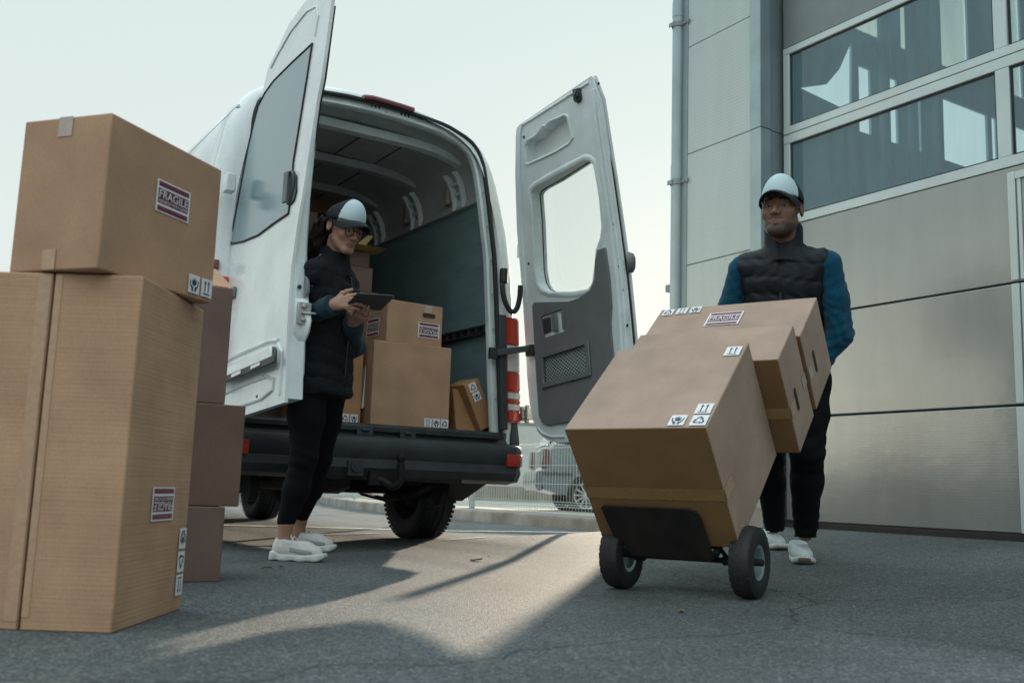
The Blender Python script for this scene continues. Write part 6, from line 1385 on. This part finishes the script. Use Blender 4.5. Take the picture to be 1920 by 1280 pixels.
# ------------------------------------------------------------------ the woman reading a tablet behind the left door
def woman():
    fwd = Vector((.58, -.81, 0)).normalized(); lat = Vector((.81, .58, 0)).normalized()     # her left is away from the camera
    sk = (.36, .20, .14)
    hd = atd(645, 430, 4.60); nk = atd(623, 488, 4.66); pel = atd(600, 690, 4.68)
    shR, shL = nk-lat*.118+Vector((0, 0, -.075)), nk+lat*.140+Vector((0, 0, -.075))
    T = thing('person', 'woman in cap, glasses and dark vest standing behind the open van door holding a tablet', 'person', (1.70, 4.52, 0))
    hf = Vector((.24, -.97, -.36)).normalized(); HF = Frame(hd, hf, Vector((.03, -.05, 1)), .97)
    BF = Frame(pel, fwd); nkl = BF.loc(N([nk]))[0]
    fd = Vector((.78, -.63, 0)).normalized()
    hlR, hlL = onz(515, 1049, 0), onz(545, 1033, 0); hlR.z = hlL.z = .003
    hlR = onz(512, 1050, 0); hlL = onz(542, 1032, 0)
    aR = Vector((hlR.x, hlR.y, .105))+fd*.05; aL = Vector((hlL.x, hlL.y, .105))+fd*.05
    hR, hL = pel-lat*.085+Vector((0, 0, -.05)), pel+lat*.085+Vector((0, 0, -.05))
    kR = hR.lerp(aR, .5)+fwd*.035; kL = hL.lerp(aL, .5)+fwd*.03
    wR = atd(627, 571, 4.44); elR = atd(552, 602, 4.60); wL = atd(662, 604, 4.55); elL = atd(664, 650, 4.83)
    tabc = atd(692, 566, 4.44)
    def tone(V):
        Q = HF.loc(V.astype(f32)); c = np.tile(np.array([*sk, 1.]), (len(V), 1)); x, y, z = np.abs(Q[:, 0]), Q[:, 1], np.where(Q[:, 2] < 0, Q[:, 2]*1.08, Q[:, 2]); hm = np.linalg.norm(Q, axis=1) < .2
        lip = np.exp(-(((z+.0645)/.0090)**4))*(x < .023)*(y > .074)*hm*np.clip((.0235-x)/.004, 0, 1); brow = np.exp(-((z-.0275)/.0036)**2)*np.clip((x-.012)/.004, 0, 1)*(x < .050)*(y > .06)*hm
        hair = np.clip((z-.010)/.01, 0, 1)*np.clip((.028-y)/.012, 0, 1)*(x > .045)*hm
        ch = np.exp(-((z+.02)/.025)**2-((x-.045)/.02)**2)*hm
        c[:, 0] *= 1+.12*ch; c[:, 1:3] *= (1-.10*ch)[:, None]
        c[:, :3] = c[:, :3]*(1-lip[:, None])+np.array([.24, .085, .075])*lip[:, None]; dk = np.clip(brow*.85+hair, 0, 1)[:, None]; c[:, :3] = c[:, :3]*(1-dk)+np.array([.014, .010, .009])*dk
        return c
    tor = [(-.12, 0, 0, .15, .10), (0, 0, 0, .15, .10), (.15, 0, .0, .12, .09), (.30, 0, .01, .13, .10), (.40, 0, .0, .135, .09), (.46, 0, -.005, .12, .075), (.52, 0, -.005, .06, .05)]
    def sh(prof): return [(z, nkl[0]*max(0, z)/.5+cx, nkl[1]*max(0, z)/.5+cy, a, b) for z, cx, cy, a, b in prof]
    def headneck(P): return smin(head_sdf(HF.loc(P), fem=True), seg(P, HF.w((0, -.03, -.06)), nk+Vector((0, 0, -.05)), .043, .046), .022)
    lo, hi = bounds([HF.w(p) for p in ((-.1, -.12, -.16), (.1, .13, .14), (.1, -.12, .14), (-.1, .13, -.16))]+[nk], .02)
    hv = surf(headneck, lo, hi, .0031); hv = (smooth_mesh(*hv, 1), hv[1])
    def body(P):
        d = loft_sdf(BF.loc(P), sh(tor)); d = smin(d, seg(P, nk+Vector((0, 0, -.1)), nk+Vector((0, 0, .02)), .046), .03)
        for s, e, w_ in ((shL, elL, wL), (shR, elR, wR)): d = smin(d, chain(P, [s, e, w_], [.046, .035, .023], .02), .03)
        for h, k, a, hl in ((hL, kL, aL, hlL), (hR, kR, aR, hlR)):
            d = smin(d, chain(P, [h, k, a+Vector((0, 0, .06)), Vector((a.x, a.y, .05))-fd*.012], [.078, .048, .034, .036], .02), .03)
        return d
    lo, hi = bounds([shL, shR, elL, elR, wL, wR, pel, aL, aR, nk], .10); V, Q = surf(body, lo, hi, .010); V = smooth_mesh(V, Q, 1)
    # hands on the tablet: right one grips its near edge, left one carries it from below
    tx = (atd(731, 565, 4.50)-atd(676, 562, 4.40)); tx.normalize(); tn = Vector((-.26, .36, .90)); tn = (tn-tx*tn.dot(tx)).normalized(); ty_ = tn.cross(tx)
    hs = []
    for wq, kn, side, curl, fl, td in ((wR, atd(652, 566, 4.41), tn, lat*.8+fwd*.5, (22, 42, 30), tx*.8+tn*.35), (wL, atd(680, 590, 4.47), -lat*.5+fwd*.3+Vector((0, 0, .2)), Vector((-.1, -.2, 1)), (12, 30, 24), tx*.7+Vector((0, 0, .6)))):
        d = N(kn)-N(wq); d /= np.linalg.norm(d); s = N(side); s = s-d*(s@d); s /= np.linalg.norm(s); cu = N(curl); cu = cu-d*(cu@d); cu = cu-s*(cu@s)*.6; cu /= np.linalg.norm(cu); td = N(td); td /= np.linalg.norm(td)
        k0 = N(wq)+d*.078; fn = lambda P, a=N(wq), b=k0, s=s, cu=cu, fl=fl, td=td: hand_sdf(P, a, b, s, cu, fl, td, .056)
        l2, h2 = bounds([wq, Vector(k0.tolist())], .125); v, q = surf(fn, l2, h2, .0030); hs.append((smooth_mesh(v, q, 1), q))
    for V2, Q2 in [hv]+hs: Q = np.concatenate([Q, Q2+len(V)]); V = np.concatenate([V, V2])
    me = bpy.data.meshes.new('body'); me.from_pydata(V.tolist(), [], Q.tolist()); ca = me.color_attributes.new('skin_tone', 'FLOAT_COLOR', 'POINT'); ca.data.foreach_set('color', tone(V).astype(f32).ravel()); me.materials.append(skinmat('light_olive_skin', .45))
    B = link(me, 'body', T, True, 180); eyes(HF, B, gx=-.02, gz=-.22); cap_on(HF, T, 'cap_dark', True)
    # glasses
    g = MB()
    for s in (1, -1):
        rim = [F_ for F_ in [HF.w((.0335*s+.0245*math.cos(a), .1005-.10*abs(.0335*s+.0245*math.cos(a))**1.0*.16-.004, .000+.0225*math.sin(a))) for a in [2*math.pi*i/28 for i in range(28)]]]; g.tube(rim+rim[:2], .0018, 6)
        g.tube([HF.w((.0585*s, .094, .006)), HF.w((.074*s, .085, .008)), HF.w((.0805*s, .0, .010)), HF.w((.081*s, -.025, -.004))], .0016, 6)
        for i in range(1): pass
    g.tube(smooth_path([HF.w((-.011, .0985, .004)), HF.w((0, .104, .008)), HF.w((.011, .0985, .004))], 4), .0018, 6); go = g.build('glasses', 'frame', T)
    for s in (1, -1):
        l = MB(); l.plate([[HF.w((.0335*s+.0240*math.cos(a), .0960-.016*abs(.0335*s+.024*math.cos(a)), .0220*math.sin(a))) for a in [2*math.pi*i/24 for i in range(24)]]], Vector(HF.R[1].tolist())*.0008); l.build('lens', 'lens', go)
    # hair: cap of hair round the back, wavy bunch down behind the shoulder
    tailp = [HF.w((0, -.095, .015)), HF.w((0, -.135, -.02)), HF.w((-.02, -.15, -.075)), HF.w((-.03, -.145, -.13)), HF.w((-.035, -.13, -.185))]
    def hairf(P):
        Qh = HF.loc(P); d = ell(Qh, (0, -.020, .036), (.081, .098, .088)); d = smax(d, Qh[:, 1]-(.020+.15*np.clip(Qh[:, 2]-.01, -.05, .06)), .01); d = smax(d, -(Qh[:, 2]+.075+.35*Qh[:, 1]*0), .01)
        ear = ell(Qh*np.array([1, 1, 1]), (0, -.002, .0), (.12, .024, .036)); d = smax(d, -ear, .008)
        t = chain(P, tailp, [.034, .052, .056, .048, .022], .03)
        d = smin(d, t, .03)
        return d-.006*np.sin(Qh[:, 2]*75+2.5*np.sin(Qh[:, 0]*60+Qh[:, 1]*45))*(Qh[:, 1] < -.03)-.004*np.sin(Qh[:, 0]*130+Qh[:, 1]*90+2*np.sin(Qh[:, 2]*50))*(Qh[:, 1] < -.03)
    lo, hi = bounds([HF.w(p) for p in ((-.1, -.2, -.21), (.1, .06, .13), (.1, -.2, .13), (-.1, .06, -.21))], .03); ho = grow('hair', hairf, lo, hi, .0045, 'hair', T, 0)
    st = MB(); rnd = random.Random(5)
    for k in range(70):
        a = rnd.uniform(0, 6.28); rr = rnd.uniform(.03, .062); path = []
        for i, p in enumerate(tailp):
            q = 1.0-.12*i; ph = a+.5*math.sin(i*1.9+k); path.append(p+Vector(HF.R[0].tolist())*rr*q*math.cos(ph)+Vector((0, 0, 1))*rr*.4*q*math.sin(ph)+Vector(HF.R[1].tolist())*rr*.8*q*math.sin(ph)+Vector((rnd.uniform(-.012, .012), rnd.uniform(-.012, .012), 0)))
        st.tube(smooth_path(path, 5), [.0022]*20+[.0006], 4) if False else st.tube(smooth_path(path, 5), .0016, 4)
    st.build('hair_strands', 'hair', ho)
    # vest, long, speckled, quilted
    vst = [(-.135, 0, 0, .178, .145), (-.115, 0, 0, .184, .150), (.0, 0, .0, .178, .148), (.12, 0, .004, .162, .140), (.24, 0, .012, .160, .142), (.34, 0, .010, .168, .136), (.41, 0, .002, .162, .112), (.46, 0, -.002, .118, .085), (.50, 0, -.004, .075, .065)]
    vst = [(z, cx, cy, a*.97, b*.93) for z, cx, cy, a, b in vst]
    def vest(P):
        Qv = BF.loc(P); d = loft_sdf(Qv, sh(vst), 2.4); d = smin(d, seg(P, shL-lat*.02, shR-lat*.006, .060), .035)
        ph = (Qv[:, 2]+.018*np.sin(Qv[:, 0]*11+1)+.01*Qv[:, 1])/.066; d = d-.0075*np.abs(np.sin(np.pi*ph))**.6+.006-.0022*np.sin(Qv[:, 0]*70+Qv[:, 1]*60+2*np.sin(Qv[:, 2]*40))*np.abs(np.cos(np.pi*ph))-wob(P, 55, .0022)
        x0 = nkl[0]*np.clip(Qv[:, 2], 0, 1)/.5; d = d+.006*np.exp(-((Qv[:, 0]-x0)/.007)**2)*(Qv[:, 1] > 0)
        cq = Qv-nkl; rr = np.sqrt(cq[:, 0]**2+((cq[:, 1]-.012))**2); hc_ = .055+.10*np.clip(-cq[:, 1], -.05, .06)*.4
        col = np.maximum(np.abs(rr-.064-.18*np.maximum(0, -cq[:, 2])+.05*np.maximum(0, cq[:, 2]))-.009, np.maximum(cq[:, 2]-hc_, -.08-cq[:, 2]))+.004*np.exp(-(cq[:, 0]/.006)**2)*(cq[:, 1] > 0)
        return smin(d, col, .014)
    lo, hi = bounds([BF.w(p) for p in ((-.24, -.2, -.15), (.24, .22, .62), (.24, -.2, -.15), (-.24, .22, .62))], .03); vo = grow('vest', vest, lo, hi, .0055, 'vest_w', T, 1)
    zp = MB(); pz = []; d_ = Vector(BF.R[1].tolist()); L_ = Vector(BF.R[0].tolist())
    for i in range(28):
        z = -.13+i*.0235; o = BF.w((nkl[0]*max(0, z)/.5, 0, z)); a_, b_ = .01, .24
        for _ in range(16):
            m_ = (a_+b_)/2; v = vest(N([o+d_*m_]))[0]; a_, b_ = (m_, b_) if v < 0 else (a_, m_)
        pz.append(o+d_*(a_+.001))
    pz = [sum((pz[max(0, min(27, i+j))] for j in (-3, -2, -1, 0, 1, 2, 3)), Vector())/7+d_*.004 for i in range(28)]
    zp.rings([[p-L_*.005, p+L_*.005, p+L_*.005+d_*.003, p-L_*.005+d_*.003] for p in pz], True, True); zp.build('zip', 'zipper', vo)
    def sleeve(s, e, w_):
        def fn(P):
            d = chain(P, [s-(s-nk)*.1, s, s.lerp(e, .5), e, w_], [.036, .042, .044, .046, .041], .04); ax = np.array((w_-e).normalized(), f32); t = (P-N(e))@ax; Lw = (w_-e).length
            d = d-.0035*np.sin(P[:, 2]*70+P[:, 0]*60+2*np.sin(P[:, 1]*30))
            cuff = np.maximum(seg(P, w_-Vector(ax.tolist())*.075, w_+Vector(ax.tolist())*.0, .049), np.maximum(t-Lw+.008, Lw-.075-t)); d = smax(d, t-Lw+.012, .004)
            return smin(d, cuff, .004)
        lo, hi = bounds([s, e, w_], .09); return grow('sleeve', fn, lo, hi, .005, 'fleece_w', T, 1)
    sleeve(shR, elR, wR); sleeve(shL, elL, wL)
    def trs(P):
        d = smin(chain(P, [hL, hL.lerp(kL, .5), kL, kL.lerp(aL, .4), aL+Vector((0, 0, .075))], [.094, .082, .060, .058, .042], .03), chain(P, [hR, hR.lerp(kR, .5), kR, kR.lerp(aR, .4), aR+Vector((0, 0, .075))], [.094, .082, .060, .058, .042], .03), .025)
        d = smin(d, loft_sdf(BF.loc(P), [(-.10, 0, 0, .155, .11), (0, 0, 0, .155, .11), (.08, 0, 0, .14, .10)]), .03)
        g = sum(np.exp(-(np.linalg.norm(P-N(k), axis=1)/.10)**2) for k in (kL, kR)); d = d-.0032*np.sin(P[:, 2]*120+2*np.sin(P[:, 0]*30))*np.clip(g, 0, 1)
        return smax(d, .150-P[:, 2], .003)
    lo, hi = bounds([hL, hR, kL, kR, aL, aR, pel], .14); grow('trousers', trs, lo, hi, .0065, 'trouser', T, 1)
    shoe('shoe', Frame((hlR.x, hlR.y, .002), fd), T, 'shoe_cream', lace=True, L=.248, chunky=True)
    shoe('shoe', Frame((hlL.x, hlL.y, .002), (fd+Vector((.1, .1, 0))).normalized()), T, 'shoe_cream', lace=True, L=.248, chunky=True)
    # tablet: a thing of its own, held in both hands
    tb = MB(); cen = tabc; w_, h_ = .195, .13
    tb.obox(cen-tx*w_/2-ty_*h_/2-tn*.004, tx*w_, ty_*h_, tn*.008); to = tb.build('tablet', 'tablet', None, bevel=.003); tag(to, 'black tablet in a dark cover held in the hands of the woman', 'tablet')
    sc_ = MB(); sc_.obox(cen-tx*(w_/2-.012)-ty_*(h_/2-.012)+tn*.0045, tx*(w_-.024), ty_*(h_-.024), tn*.0006); sc_.build('screen', mat('dark_screen', (.01, .012, .014), .08), to)
    ed = MB(); ed.tube([cen+tx*(w_/2+.001)-ty_*(h_/2-.01), cen+tx*(w_/2+.001)+ty_*(h_/2-.01)], .0028, 8); ed.build('edge', 'tablet_edge', to)
woman()
